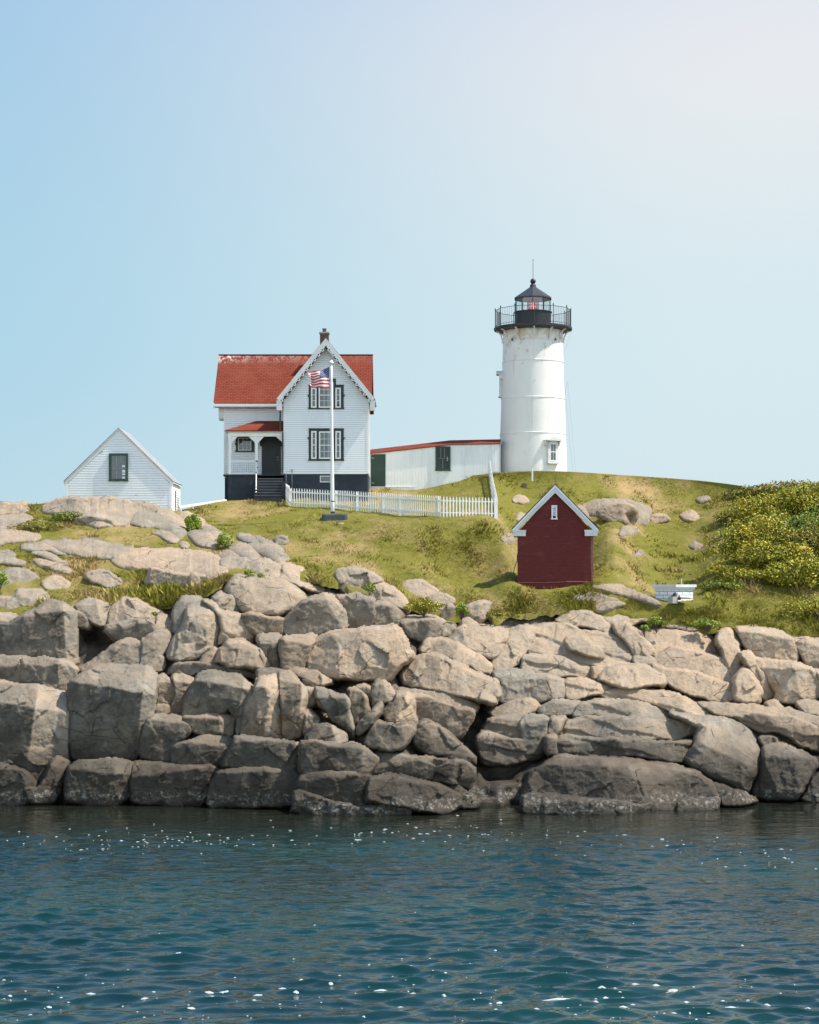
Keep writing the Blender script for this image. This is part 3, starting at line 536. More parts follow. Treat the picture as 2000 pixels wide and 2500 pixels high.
# slabs lying in the meadow
rk('D', '380,182 410,130 530,90 700,88 900,74 1100,90 1300,130 1500,195 1660,290 1600,310 1450,240 1330,205 1210,205 1140,252 1130,305 1000,305 840,318 690,268 640,225 520,192', 'rock_dome', 'broad pink and grey dome of bedrock in front of the white shed', R=.75, B=2.2, y=-1.2, c=.6, g=1)
rk('D', '690,255 830,236 940,255 1002,300 880,315 780,300', t=-.1, R=.2, B=.4, c=.1, g=1, y=-1.2)
rk('D', '1133,272 1150,228 1210,204 1330,208 1480,258 1622,330 1622,372 1600,402 1550,402 1490,352 1350,312 1240,302', 'rock_slab', 'grey lichen ledge on the right flank of the pink dome', R=.45, B=1.3, y=-1.5, c=.12, g=1)
rk('D', '1348,368 1420,348 1500,358 1562,410 1552,452 1460,432 1400,402', 'boulder', 'low grey rock in the grass below the lichen ledge', R=.4, B=.9, y=-.8, c=.15, g=1)
rk('D', '1565,222 1640,205 1725,242 1790,285 1740,300 1680,270', R=.35, B=1.0, y=-.6, c=.5, g=1)
rk('D', '-60,150 0,138 130,118 210,118 243,150 182,198 0,202 -60,202', 'rock_slab', 'low weathered slab on the skyline at the far left edge', R=.4, B=1.0, y=-.8, c=.35, g=1)
rk('D', '-60,250 0,238 130,220 295,220 210,280 82,292 0,325 -60,330', R=.4, B=1.2, y=-.7, c=.2, g=1)
rk('D', '-60,335 60,328 170,348 262,390 343,400 285,432 72,444 0,470 -60,470', 'rock_slab', 'grey slab sinking into grass at the left edge', R=.4, B=1.2, y=-.7, c=.12, g=1)
rk('D', '355,460 480,452 780,444 960,468 1182,514 1100,547 1000,592 850,584 740,572 600,552 480,492', 'rock_slab', 'long pale greenish slab lying flat in the left meadow', R=.45, B=1.6, y=-.7, c=.15, g=1)
rk('D', '193,497 290,470 370,468 482,510 595,552 400,514 290,512', R=.25, B=.8, y=-.5, c=.2, g=1)
rk('A', '678,425 720,388 790,362 930,362 1200,378 1310,408 1367,490 1310,514 1200,524 1000,504 900,474 760,464', 'rock_slab', 'big flat pink slab above the dark sided block in the left meadow', R=.5, B=1.6, y=-1.2, c=.8, g=1)
rk('A', '895,545 920,478 1100,508 1240,520 1200,560 1172,590 960,578', 'rock_block', 'dark grey sheer side of the block under the flat pink slab', t=.1, s=-.1, R=.25, B=.5, y=-1.2, c=.1, g=1)
rk('A', '1138,545 1160,502 1197,520 1172,588', t=.1, s=.2, R=.15, B=.3, y=-1.4, c=.3, g=1)
rk('A', '518,512 560,488 650,488 742,547 700,578 640,582 550,547', 'boulder', 'oval grey boulder lying alone in the grass left of the dark block', t=.9, R=.45, B=.6, y=-.7, c=.35, g=1)
rk('D', '275,612 400,618 520,648 602,690 625,728 520,702 400,662', R=.35, B=.9, y=-.6, c=.4, g=1)
rk('D', '265,538 420,558 520,608 605,655 520,632 400,582', R=.25, B=.7, y=-.4, c=.3, g=1)
rk('D', '-60,590 80,588 225,630 100,642 -60,625', R=.3, B=.8, y=-.5, c=.4, g=1)
rk('D', '-60,540 80,533 133,580 80,584 -60,575', R=.25, B=.7, y=-.4, c=.2, g=1)
rk('A', '1138,262 1170,243 1250,243 1332,310 1310,342 1240,337 1170,302', 'boulder', 'grey split rock beside the bright green bush', R=.35, B=1.0, y=-1.0, c=.12, g=1)
rk('A', '1200,218 1260,222 1372,288 1400,322 1330,302 1240,242', R=.3, B=.8, y=-.6, c=.2, g=1)
rk('A', '1438,277 1500,273 1562,310 1470,302', R=.2, B=.6, y=-.5, c=.2, g=1)
rk('A', '1490,322 1580,318 1660,348 1732,412 1640,415 1570,372', 'rock_slab', 'striped pale slab at the right end of the left outcrops', R=.3, B=.9, y=-.8, c=.2, g=1)
rk('A', '1390,345 1440,328 1485,340 1555,402 1510,412 1390,372', R=.3, B=.9, y=-.7, c=.15, g=1)
rk('A', '1543,290 1620,308 1705,372 1600,332', R=.2, B=.6, y=-.6, c=.2, g=1)
rk('A', '1325,388 1400,373 1455,402 1340,414', R=.25, B=.6, y=-.5, c=.45, g=1)
rk('B', '173,62 178,45 200,29 240,33 247,60 220,82 186,76', 'boulder', 'small dark grey stone alone in the grass above the cliff', t=.5, R=.3, B=.4, y=-.4, c=.05, g=1)
rk('D', '1585,465 1625,455 1650,475 1630,492 1590,484', 'boulder', 'tiny white stone in the grass left of the bright bush', R=.25, B=.4, y=-.4, c=.3, g=1)
# outcrops on the hill at the right
rk('E', '690,278 830,238 1000,235 1110,258 1213,295 1207,340 1192,390 1112,384 1105,320 1080,280 1000,265 900,280 830,332 740,332', 'rock_dome', 'grey humped outcrop on the hill right of the red shed', R=.5, B=1.5, y=-1.2, c=.3, g=1)
rk('E', '820,332 900,280 1000,265 1090,290 1012,330 1025,392 1010,395 930,388 870,362', t=.4, R=.3, B=.6, y=-1.0, c=.55, g=1)
rk('E', '1010,302 1060,288 1107,312 1080,405 1020,385', t=-.1, R=.15, B=.4, y=-.9, c=.1, g=1)
rk('E', '650,292 700,278 742,350 700,385 660,350', R=.3, B=.7, y=-.7, c=.3, g=1)
rk('E', '1208,372 1250,343 1330,348 1357,380 1300,410 1220,400', 'boulder', 'orange brown rock at the right foot of the humped outcrop', t=.6, R=.3, B=.6, y=-.7, c=1.0, g=1)
rk('E', '1448,342 1530,318 1592,345 1540,384 1480,370', 'boulder', 'pinkish half buried rock nearest the russet bush', R=.3, B=.7, y=-.6, c=.8, g=1)
rk('E', '163,232 200,203 260,203 297,237 240,252', 'boulder', 'low tan stone in the grass above the left eave of the red shed', R=.3, B=.7, y=-.7, c=.6, g=1)
rk('E', '1088,632 1130,616 1160,635 1140,664 1100,650', 'boulder', 'small white stone in the open grass right of the red shed', R=.3, B=.5, y=-.5, c=.3, g=1)
rk('E', '1518,572 1560,553 1602,580 1570,604', 'boulder', 'grey stone in the grass left of the yellow bush', R=.3, B=.5, y=-.5, c=.2, g=1)
rk('E', '1578,217 1640,203 1672,222 1600,232', R=.25, B=.5, y=-.4, c=.2, g=1)
rk('E', '203,372 225,343 262,350 242,390', R=.25, B=.5, y=-.5, c=.6, g=1)
rk('E', '93,512 150,498 192,525 120,544', R=.25, B=.6, y=-.5, c=.3, g=1)
rk('E', '988,472 1030,448 1117,455 1080,480 1010,484', R=.2, B=.4, y=-.3, c=.1, g=1)
rk('E', '605,992 700,948 780,943 900,980 985,1002 900,1014 800,1004', 'rock_slab', 'pale flat slab in the turf just below the red shed', R=.3, B=.9, y=-.5, c=.35, g=1)
rk('E', '775,882 900,878 1050,918 1200,978 1305,1035 1150,994 960,934 830,902', 'rock_slab', 'long low back of rock between the red shed and the white block box', R=.3, B=.9, y=-.5, c=.45, g=1)
rk('E', '775,1042 900,1018 1025,1020 900,1064 800,1074', R=.3, B=.7, y=-.4, c=.4, g=1)

_r = np.random.default_rng(77)
for x0, x1 in ((-420, -30), (2035, 2420)):
    y = 1500.0
    while y < 1960:
        h = float(_r.uniform(55, 120)); x = x0+float(_r.uniform(-40, 0))
        while x < x1:
            w = float(_r.uniform(70, 190)); j = lambda s_=12: float(_r.uniform(-s_, s_)); e = min(x+w, x1+20)
            Q = [(x+j(6), y+h*.25+j()), (x+w*.25, y+j()), (x+w*.75, y+j()), (e+j(4), y+h*.3+j()), (e+j(4), y+h*.8+j()), (x+w*.7, y+h+j(8)), (x+w*.2, y+h+j(8)), (x+j(6), y+h*.75+j())]
            rk('S', ' '.join('%.0f,%.0f' % q for q in Q), t=float(_r.uniform(.1, .8)), s=float(_r.uniform(-.1, .15)), R=.35, B=.45, y=float(_r.uniform(-.7, -.1)), c=float(_r.uniform(.1, .7))); x += w
        y += h
GS = 2.6; GX0, GX1, GY0, GY1 = -460, 2460, 1180, 2040
DW = int((GX1-GX0)/8)+1; DH = int((GY1-GY0)/8)+1
depthmax = np.full((DH, DW), -1.0); rockmask = np.zeros((DH, DW), bool)
def poly_sd(P, x, y):
    a = P; b = np.roll(P, -1, 0); best = np.full(x.shape, 1e9); ny = np.zeros(x.shape); ins = np.zeros(x.shape, bool)
    for (ax, ay), (bx, by) in zip(a, b):
        ex, ey = bx-ax, by-ay; t = np.clip(((x-ax)*ex+(y-ay)*ey)/(ex*ex+ey*ey+1e-9), 0, 1)
        dx, dy = ax+t*ex-x, ay+t*ey-y; d = dx*dx+dy*dy; w = d < best; best = np.where(w, d, best); ny = np.where(w, dy, ny)
        c_ = ((ay > y) != (by > y)) & (x < (bx-ax)*(y-ay)/(by-ay+1e-12)+ax); ins ^= c_
    d = np.sqrt(best); return np.where(ins, d, -d), ny/np.maximum(d, 1e-6)
def rock_geo(cr, pts, k, idx, name=''):
    crop_ = cr; ox, oy, sc = CR[cr]; P = np.array([[float(v) for v in q.split(',')] for q in pts.split()])*sc+[ox, oy]
    for q_ in ((.94,) if name == 'rock_block' else ((.88,) if name in ('boulder', 'rock_slab', '') and not k.get('g') else (.84, .74))):              # knock the corners off
        N_ = np.roll(P, -1, 0); P = np.stack([P*q_+N_*(1-q_), P*(1-q_)+N_*q_], 1).reshape(-1, 2)
    r = np.random.default_rng(idx+50); x0, y0 = P.min(0)-12; x1, y1 = P.max(0)+12
    gx = np.arange(x0, x1+GS, GS); gy = np.arange(y0, y1+GS, GS); PX, PY = np.meshgrid(gx, gy); sh = PX.shape
    WB = 3.2 if name == 'rock_block' else 4.4
    o = idx*3.7; wx = fbm(PX/40+o, PY/40, 0*PX+o, 4, .6)*WB; wy = fbm(PX/40+o, PY/40, 0*PX+o+9, 4, .6)*WB
    sd, ny = poly_sd(P, PX+wx, PY+wy); sd = sd+((7.5 if name != 'boulder' else 4.5) if k.get('g') else ((4.2 if crop_ == 'C' else 4.6) if name != 'boulder' else 3.4))
    cx, cy = P.mean(0); g = k.get('g'); Yc = float(ground(cx, cy)[0]); kk = Yc/F
    R = k.get('R', .3); B = k.get('B', .4); Y_ = k.get('y', 0); t = k.get('t', .3)
    if g: Y_ = 0; B = .30 if 't' not in k else .4; R = min(R, .3)
    else:
        rf = {'rock_block': .16, 'rock_dome': .95, 'boulder': .42}  .get(name, .26); R *= rf; B *= rf*1.15
    if not g and 'smooth' not in k: qr = .35 if cr == 'C' else 1; s_rand = qr*r.uniform(-.16, .16); t += qr*r.uniform(-.08, .08)
    else: s_rand = 0
    if not g and t <= .36 and cx < 1160: t = t*.45-.07
    if 'bed' in k: t *= .85
    s_ = k.get('s', 0)+s_rand
    half = max(4.0, sd.max()); R = min(R, half*kk*1.05)
    xm, zm = (PX-cx)*kk, (cy-PY)*kk
    if g and 't' not in k:                                   # stands on the turf along its lower edge, steeper than the turf above it
        qb = np.where((sd > 0).any(0), np.where(sd > 0, PY, -1).max(0), np.nan); ok_ = ~np.isnan(qb); qb = np.interp(gx, gx[ok_], qb[ok_])
        qb = np.convolve(np.pad(qb, 4, mode='edge'), np.ones(9)/9, 'valid'); qt = np.where((sd > 0).any(0), np.where(sd > 0, PY, 9e9).min(0), np.nan); qt = np.interp(gx, gx[ok_], qt[ok_])
        bb = ground(gx, qb)[None, :]; gb_ = ground(PX.ravel(), PY.ravel()).reshape(sh); uu_ = np.clip((qb[None, :]-PY)/np.maximum(qb-qt, 6)[None, :], -.2, 1)
        sk_ = np.array([skyline(p_) for p_ in gx])[None, :]; gb_ = np.where(PY < sk_, np.minimum(gb_, ground(gx, sk_[0])[None, :]+.3), gb_)
        base = bb-.12+(gb_-bb)*np.where(uu_ > 0, .20+.55*uu_, 1)
    elif g: base = float(ground(cx, P[:, 1].max()-2)[0])-.1+t*(P[:, 1].max()-PY)*kk+s_*xm
    else: base = Yc+t*zm+s_*xm
    if not g: base = base-.12*abs(zm).max()
    asym = np.where(ny < 0, 1.0, .62-.0*ny); asym = np.where(np.abs(ny) < .5, .75, asym)
    if g: asym = np.where(ny > .3, .12, 1.0)
    asym = asym*(1+.35*gn(PX/60+o, PY/60, 0*PX+3))
    d = sd*kk; u = np.clip(d/(R*np.maximum(asym, .3)), 0, 1); rnd = np.sqrt(np.clip(1-(1-u)**2, 0, 1))*.5+u*.5 if name not in ('rock_dome',) and not g else np.sqrt(np.clip(1-(1-u)**2, 0, 1))
    off = B*(1-rnd)+np.where(d < 0, -d*9, 0)+(0 if g else .24*np.clip(1-d/.065, 0, 1))
    sun_face = np.zeros(sh)  # sunlit right and top faces, painted paler by lowering dark
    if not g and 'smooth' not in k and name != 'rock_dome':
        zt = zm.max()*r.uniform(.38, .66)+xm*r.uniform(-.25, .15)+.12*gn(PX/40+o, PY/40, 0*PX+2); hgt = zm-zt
        if t < .5: off = off+np.clip(hgt, 0, None)*r.uniform(.9, 1.5); sun_face = np.maximum(sun_face, .5*np.clip(hgt/.06, 0, 1))
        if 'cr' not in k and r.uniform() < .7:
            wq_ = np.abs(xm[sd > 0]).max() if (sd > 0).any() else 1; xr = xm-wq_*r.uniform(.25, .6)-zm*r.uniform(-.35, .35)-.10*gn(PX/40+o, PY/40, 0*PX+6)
            off = off+np.clip(xr, 0, None)*r.uniform(.55, .95); sun_face = np.maximum(sun_face, r.uniform(.1, .6)*np.clip(xr/.06, 0, 1))
    for (ax, ay, bx, by, sl_) in k.get('cr', []):            # facets folded back beyond a ridge line (on its right-hand side)
        ax, ay, bx, by = ax*sc+ox, ay*sc+oy, bx*sc+ox, by*sc+oy; L = math.hypot(bx-ax, by-ay)
        if by < ay or (by == ay): ax, ay, bx, by = bx, by, ax, ay
        dd = ((PX+wx*.6-ax)*(by-ay)-(PY+wy*.6-ay)*(bx-ax))/L*kk
        if sl_ > .35: sun_face = np.maximum(sun_face, .95*np.clip(dd/.06, 0, 1))
        if sl_ > 0: off = off+np.minimum(np.maximum(0, dd)*min(sl_, .8), .9)
        else: off = off+np.minimum(np.maximum(0, -dd)*(-sl_), .9)
    if not k.get('smooth'):
        pl = np.full(sh, -9.0); nf = 4; warp = .03*gn(PX/45+o, PY/45, 0*PX); flat_ = name == 'rock_block' or (not name and not g)
        for q_ in range(nf):                                              # broken faces: a blunt many-sided front
            a = 2*math.pi*(q_+r.uniform(-.35, .35))/nf; m_ = r.uniform(.3, .95); q0 = r.uniform(.42, 1.0)*half*kk
            dd = xm*math.cos(a)+zm*math.sin(a)+warp*(1 if q_ % 2 else -1); pl = np.maximum(pl, (dd-q0)*m_)
        off = off+np.minimum(np.maximum(pl, 0)*(.0 if g else .25 if flat_ else .8), .8)
    if not g and 'smooth' not in k:
        ar = 4*half*kk*max(P[:, 0].max()-P[:, 0].min(), P[:, 1].max()-P[:, 1].min())*kk; nc = int(np.clip(ar*1.6, 4, 26))
        sx = r.uniform(xm.min(), xm.max(), nc); sz = r.uniform(zm.min(), zm.max(), nc); wq = .16*gn(PX/30+o, PY/30, 0*PX); wr = .16*gn(PX/30+o, PY/30, 0*PX+8)
        best = np.full(sh, 1e9); val = np.zeros(sh); ang = r.uniform(0, math.pi)
        for q_ in range(nc):
            dx_, dz_ = xm+wq-sx[q_], zm+wr-sz[q_]; dd = (dx_*1.15)**2+(dz_*.85)**2; v_ = r.normal(0, .20)*dx_+r.normal(.02, .16)*dz_+r.normal(0, .045)
            w = dd < best; best = np.where(w, dd, best); val = np.where(w, v_, val)
        off = off+np.clip(val, -.22, .22)*(.4 if name == 'rock_dome' or k.get('bed') or crop_ == 'C' else .5 if flat_ else .8)*np.clip(d/.10, 0, 1)
    X3, Z3 = PX*kk, PY*kk
    n1 = fbm(X3*.7+o, Z3*.7, 0*PX+o, 3, .55); n2 = fbm(X3*2.6+o, Z3*2.6, 0*PX+o, 5, .6); n3 = 1-np.abs(fbm(X3*1.3+o, Z3*1.9, 0*PX+o, 4, .6))*1.6
    am = (1.2 if g else 1.0)*np.clip(d/.12, .15, 1)
    off = off+am*(-n1*(.025 if name == 'rock_block' else .05 if crop_ == 'C' or flat_ else .075)+n2*.020-np.clip(n3-.55, 0, 1)*.08)
    if k.get('bed'):
        zz = (zm+xm*.24+.30*gn(X3*.45+o, Z3*.6, 0*PX)+.1*gn(X3*1.5+o, Z3*1.5, 0*PX))/.8; fr = zz-np.floor(zz); off = off+(.14+.12*gn(X3*.4+o, Z3*.8, 0*PX+5))*np.where(fr < .88, fr/.88, (1-fr)/.12)-.06
    Y = base+Y_+off
    V = w3(PX.ravel(), PY.ravel(), Y.ravel())
    keep = sd > -4.5; q = keep[:-1, :-1] & keep[1:, :-1] & keep[:-1, 1:] & keep[1:, 1:]
    I = np.arange(PX.size).reshape(sh); Fq = np.stack([I[1:, :-1], I[1:, 1:], I[:-1, 1:], I[:-1, :-1]], -1)[q]
    inn = sd > 1.5; iy = ((PY[inn]-GY0)/8).astype(int); ix = ((PX[inn]-GX0)/8).astype(int); ok = (iy >= 0) & (iy < DH) & (ix >= 0) & (ix < DW)
    np.maximum.at(depthmax, (iy[ok], ix[ok]), (base+Y_+np.minimum(off, 1.2))[inn][ok]); rockmask[iy[ok], ix[ok]] = True
    # close the body behind with a skirt
    edge = {}
    for f in Fq:
        for a, b in ((0, 1), (1, 2), (2, 3), (3, 0)):
            e = (f[a], f[b]); 
            if (e[1], e[0]) in edge: del edge[(e[1], e[0])]
            else: edge[e] = 1
    used = np.unique(Fq); mp = np.full(PX.size, -1); mp[used] = np.arange(len(used)); V = V[used]; Fq = mp[Fq]
    bv = sorted({int(mp[v]) for e in edge for v in e}); bm = {v: i+len(V) for i, v in enumerate(bv)}
    back = V[bv].copy(); cen = V.mean(0); back[:, 1] += .9; back[:, 0] += (cen[0]-back[:, 0])*.15; back[:, 2] += (cen[2]-back[:, 2])*.15-.1
    ex = np.array([[mp[b], mp[a], bm[int(mp[a])], bm[int(mp[b])]] for a, b in edge]) if edge else np.zeros((0, 4), int)
    V = np.concatenate([V, back]); Fq = np.concatenate([Fq, ex])
    sun_face = np.maximum(sun_face, .8*np.where((ny < -.4), np.clip(1.4-1.4*u, 0, 1), 0)) if not g else sun_face  # top bevels painted paler, as if catching the sun
    sun_face_v = np.concatenate([sun_face.ravel()[used], sun_face.ravel()[used][bv]])
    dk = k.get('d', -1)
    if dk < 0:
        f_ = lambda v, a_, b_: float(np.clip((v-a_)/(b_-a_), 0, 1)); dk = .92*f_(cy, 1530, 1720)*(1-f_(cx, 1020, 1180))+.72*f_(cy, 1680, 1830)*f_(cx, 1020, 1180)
        if t < .12 and not g: dk = max(dk, .80*f_(cy, 1440, 1560))  # steep fronts painted darker to deepen their shade
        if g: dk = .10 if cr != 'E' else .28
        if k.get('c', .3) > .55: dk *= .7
    return V, Fq, (np.clip(k.get('c', .3)+(.22 if cr == 'C' and cy < 1720 else .08)+r.uniform(-.2, .2), 0, 1), np.clip(min(dk+r.uniform(-.1, .12)*(not g), .94)*(1-sun_face_v), 0, 1))
cliffV, cliffF, cliffT, nv = [], [], [], 0
for i, (cr, pts, name, label, k) in enumerate(ROCKS):
    V, Fq, tt = rock_geo(cr, pts, k, i, name)
    if label:
        o_ = V[:-1].mean(0); o_[2] = V[:, 2].min()
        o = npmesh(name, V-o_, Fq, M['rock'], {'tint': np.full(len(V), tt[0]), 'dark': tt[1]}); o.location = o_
        tag(o, label, 'rock', 'loose boulders and slabs' if name == 'boulder' else 'bedrock blocks and slabs')
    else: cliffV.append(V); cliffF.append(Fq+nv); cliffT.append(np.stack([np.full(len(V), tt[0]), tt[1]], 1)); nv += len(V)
# backing of the cliff and the meadow, one surface cut along the rim
CX = np.arange(-600, 2601, 6.0); NR, NC = 170, 130
rimq = np.array([col_profile(p)[3] for p in CX]); skyq = np.array([col_profile(p)[2] for p in CX])
def blur(a, n):
    for _ in range(n): a = (np.roll(a, 1, 0)+np.roll(a, -1, 0)+np.roll(a, 1, 1)+np.roll(a, -1, 1)+a)/5
    return a
dm = depthmax.copy(); 
for _ in range(4):
    for ax in (0, 1):
        for sft in (1, -1): dm = np.maximum(dm, np.where(dm > 0, dm, np.roll(dm, sft, ax)))
def grid_rows(q0, q1, n): 
    f = np.linspace(0, 1, n)[:, None]; return q0[None, :]*(1-f)+q1[None, :]*f
PITS = [(225, 1585, 45, 45, 1.3), (800, 1700, 70, 60, 1.4), (1150, 1780, 45, 110, 1.6), (790, 1660, 60, 20, 1.0), (250, 1560, 50, 30, .8), (1990, 1700, 30, 15, .8)]
CQ = grid_rows(rimq-14, np.full(len(CX), 2070.0), NC); CP = np.repeat(CX[None, :], NC, 0)
Yb = ground(CP.ravel(), CQ.ravel()).reshape(CP.shape)
iy = np.clip(((CQ-GY0)/8).astype(int), 0, DH-1); ix = np.clip(((CP-GX0)/8).astype(int), 0, DW-1)
rd = np.where(dm[iy, ix] > 0, dm[iy, ix]+.55, 0); Yb = np.maximum(Yb+.55, rd); Yb = blur(Yb, 2)
for (a, b, ra, rb, dp) in PITS: Yb = Yb+dp*np.exp(-(((CP-a)/ra)**2+((CQ-b)/rb)**2)**2)
Wc = w3(CP, CQ, Yb); nb = fbm(Wc[..., 0]*.9, Wc[..., 2]*1.1, 0*CP, 5, .55); cell = np.abs(fbm(Wc[..., 0]*.5+4, Wc[..., 2]*.8, 0*CP+2, 2))
Yb = Yb+nb*.30+cell*.35; fade = np.clip((CQ-(rimq-14)[None, :])/26, 0, 1); Yg = ground(CP.ravel(), CQ.ravel()).reshape(CP.shape)
Yb = Yg*(1-fade)+Yb*fade+.1
Vb = w3(CP.ravel(), CQ.ravel(), Yb.ravel()); I = np.arange(CP.size).reshape(CP.shape)
Fb = np.stack([I[1:, :-1], I[1:, 1:], I[:-1, 1:], I[:-1, :-1]], -1).reshape(-1, 4)
cliffV.append(Vb); cliffF.append(Fb+nv); cliffT.append(np.tile((.35, .92), (len(Vb), 1))); cliffT = np.concatenate(cliffT)  # backing painted dark so the gaps read as deep shade
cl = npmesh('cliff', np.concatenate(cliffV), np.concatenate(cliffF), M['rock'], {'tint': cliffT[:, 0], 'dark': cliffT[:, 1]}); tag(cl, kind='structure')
# meadow, over the skyline and down the far side
MQ = grid_rows(skyq, rimq+12+12*gn(CX/37, 0*CX+.5, 0*CX)+7*gn(CX/13, 0*CX+.5, 0*CX+3), NR)[::-1]; MP = np.repeat(CX[None, :], NR, 0); Ym = ground(MP.ravel(), MQ.ravel()).reshape(MP.shape)
Vm = w3(MP, MQ, Ym); nz = fbm(Vm[..., 0]*.55, Vm[..., 1]*.4, 0*MP, 4, .55)
Vm[..., 2] += nz*.10*np.clip((MQ-skyq[None, :])/25, 0, 1)
Vm[0, :, 2] -= .25; Vm[0, :, 1] -= .05
backs = []
for j in range(1, 16):
    b = Vm[-1].copy(); dy = j*2.5; b[:, 0] *= (b[:, 1]+dy)/b[:, 1]; b[:, 1] += dy; b[:, 2] = b[:, 2]-.04*dy-.012*dy*dy; backs.append(b)
Vm = np.concatenate([Vm, np.array(backs)]); I = np.arange(Vm.shape[0]*Vm.shape[1]).reshape(Vm.shape[:2])
Fm = np.stack([I[:-1, :-1], I[:-1, 1:], I[1:, 1:], I[1:, :-1]], -1).reshape(-1, 4)
tag(npmesh('ground', Vm.reshape(-1, 3), Fm, M['soil']), kind='structure')
# ------------------------------------------------------------------ water: wind chop as real waves near the camera, a flat sheet beyond
rw = np.random.default_rng(21); rows = [30.0]
while rows[-1] < 92: rows.append(rows[-1]+.05+.00075*rows[-1])
rows = np.array(rows); uu = np.linspace(-1, 1, 680); PXw = uu[None, :]*(rows[:, None]*.29+8); PYw = np.repeat(rows[:, None], 680, 1)
Zw = np.zeros_like(PXw); DX = np.zeros_like(PXw); DY = np.zeros_like(PXw)
calm = 1-.80*np.clip((PYw-67)/11, 0, 1)**.8                         # sheltered strip under the cliff
gust = .75+.5*gn(PXw*.11, PYw*.07, 0*PXw+2)
for i in range(150):
    lam = float(np.exp(rw.uniform(math.log(.36), math.log(1.9)))); kx = 2*math.pi/lam; a = math.radians(90+rw.normal(0, 27)+6)
    amp = 0.0050*lam*rw.uniform(.5, 1.4)*(1.0 if lam < 1.0 else .7); ph = rw.uniform(0, 6.28)
    cx_, cy_ = math.cos(a), math.sin(a); arg = kx*(PXw*cx_+PYw*cy_)+ph+.6*gn(PXw*.3/lam, PYw*.3/lam, 0*PXw+i)
    Zw += amp*np.sin(arg); DX += -.8*amp*cx_*np.cos(arg)*-1; DY += .8*amp*cy_*np.cos(arg)
calm = calm*(1+.55*np.clip((56-PYw)/12, 0, 1)); Zw *= calm*gust; Vw = np.stack([PXw+DX*calm*gust, PYw+DY*calm*gust, Zw*.8], -1)
I = np.arange(PXw.size).reshape(PXw.shape); Fw = np.stack([I[:-1, :-1], I[:-1, 1:], I[1:, 1:], I[1:, :-1]], -1).reshape(-1, 4)
tag(npmesh('water', Vw.reshape(-1, 3), Fw, M['water']), kind='structure')
tag(MB().poly([(-4000, -1500, -.45), (4000, -1500, -.45), (4000, 6000, -.45), (-4000, 6000, -.45)]).build('sea', M['water']), kind='structure')
def wave_z(x, y):
    i = np.clip(np.searchsorted(rows, y)-1, 0, len(rows)-2); j = np.clip(((x/(rows[i]*.29+8)+1)/2*679).astype(int), 0, 678); return Vw[i, j, 2]
fv, ff = [], []
def foam_glint_patch(x, y, r, st=1):
    n = random.randint(7, 11); b = len(fv); sx = random.uniform(1.0, 2.4)*st; ang = random.uniform(-.5, .5); pts = []
    for k in range(n):
        a = 2*math.pi*k/n; rr = r*random.uniform(.45, 1.15); dx, dy = rr*sx*math.cos(a), rr*math.sin(a); pts.append((x+dx*math.cos(ang)-dy*math.sin(ang), y+dx*math.sin(ang)+dy*math.cos(ang)))
    z = wave_z(np.array([p[0] for p in pts]+[x]), np.array([p[1] for p in pts]+[y]))
    for p, zz in zip(pts, z[:-1]): fv.append((p[0], p[1], zz-.003))
    fv.append((x, y, max(z)+.012+r*.10)); 
    for k in range(n): ff.append((b+k, b+(k+1) % n, b+n))
def on_water(p, q): Y = CAMZ*F/(q-HOR); return (p-1000)*Y/F, Y
BIG = [(1362, 2443, .30), (1645, 2421, .26), (1550, 2402, .16), (1470, 2410, .16), (1478, 2430, .13), (222, 2430, .18), (545, 2424, .15), (930, 2420, .19), (808, 2403, .17), (512, 2425, .14), (120, 2458, .15), (470, 2464, .14), (1675, 2447, .16), (1786, 2462, .13), (1522, 2464, .12), (627, 2431, .12), (353, 2440, .11), (1220, 2448, .15), (1455, 2446, .12), (1765, 2446, .11), (1602, 2404, .11), (1545, 2454, .10), (735, 2395, .12), (690, 2416, .11), (724, 2423, .10), (530, 2446, .1), (25, 2431, .12), (10, 2395, .1), (150, 2437, .1), (1085, 2431, .1), (1310, 2466, .1), (1645, 2475, .1), (1700, 2486, .08)]
for p, q, r in BIG: foam_glint_patch(*on_water(p, q), r*.55)
for _ in range(130): foam_glint_patch(*on_water(random.uniform(-40, 2040), 2500-abs(random.gauss(0, 1))*80+random.uniform(-25, 0)), random.choice((.012, .016, .02, .028, .038)))
for _ in range(340):  # near-shore band: foam flecks that also draw the sun glints
    p = random.uniform(-20, 2020); cen = 2058-22*math.exp(-((p-1000)/500)**2)+(50 if p > 1500 else 0)*((p-1500)/500)
    den = math.exp(-((p-400)/260)**2)+.55*math.exp(-((p-1120)/220)**2)+.35*math.exp(-((p-1850)/150)**2)+.22
    if random.random() < den: foam_glint_patch(*on_water(p, cen+random.gauss(0, 17)), random.choice((.012, .015, .02, .028)), 1.9)
tag(npmesh('foam_and_glints', fv, ff, M['foam_glint']), kind='stuff')

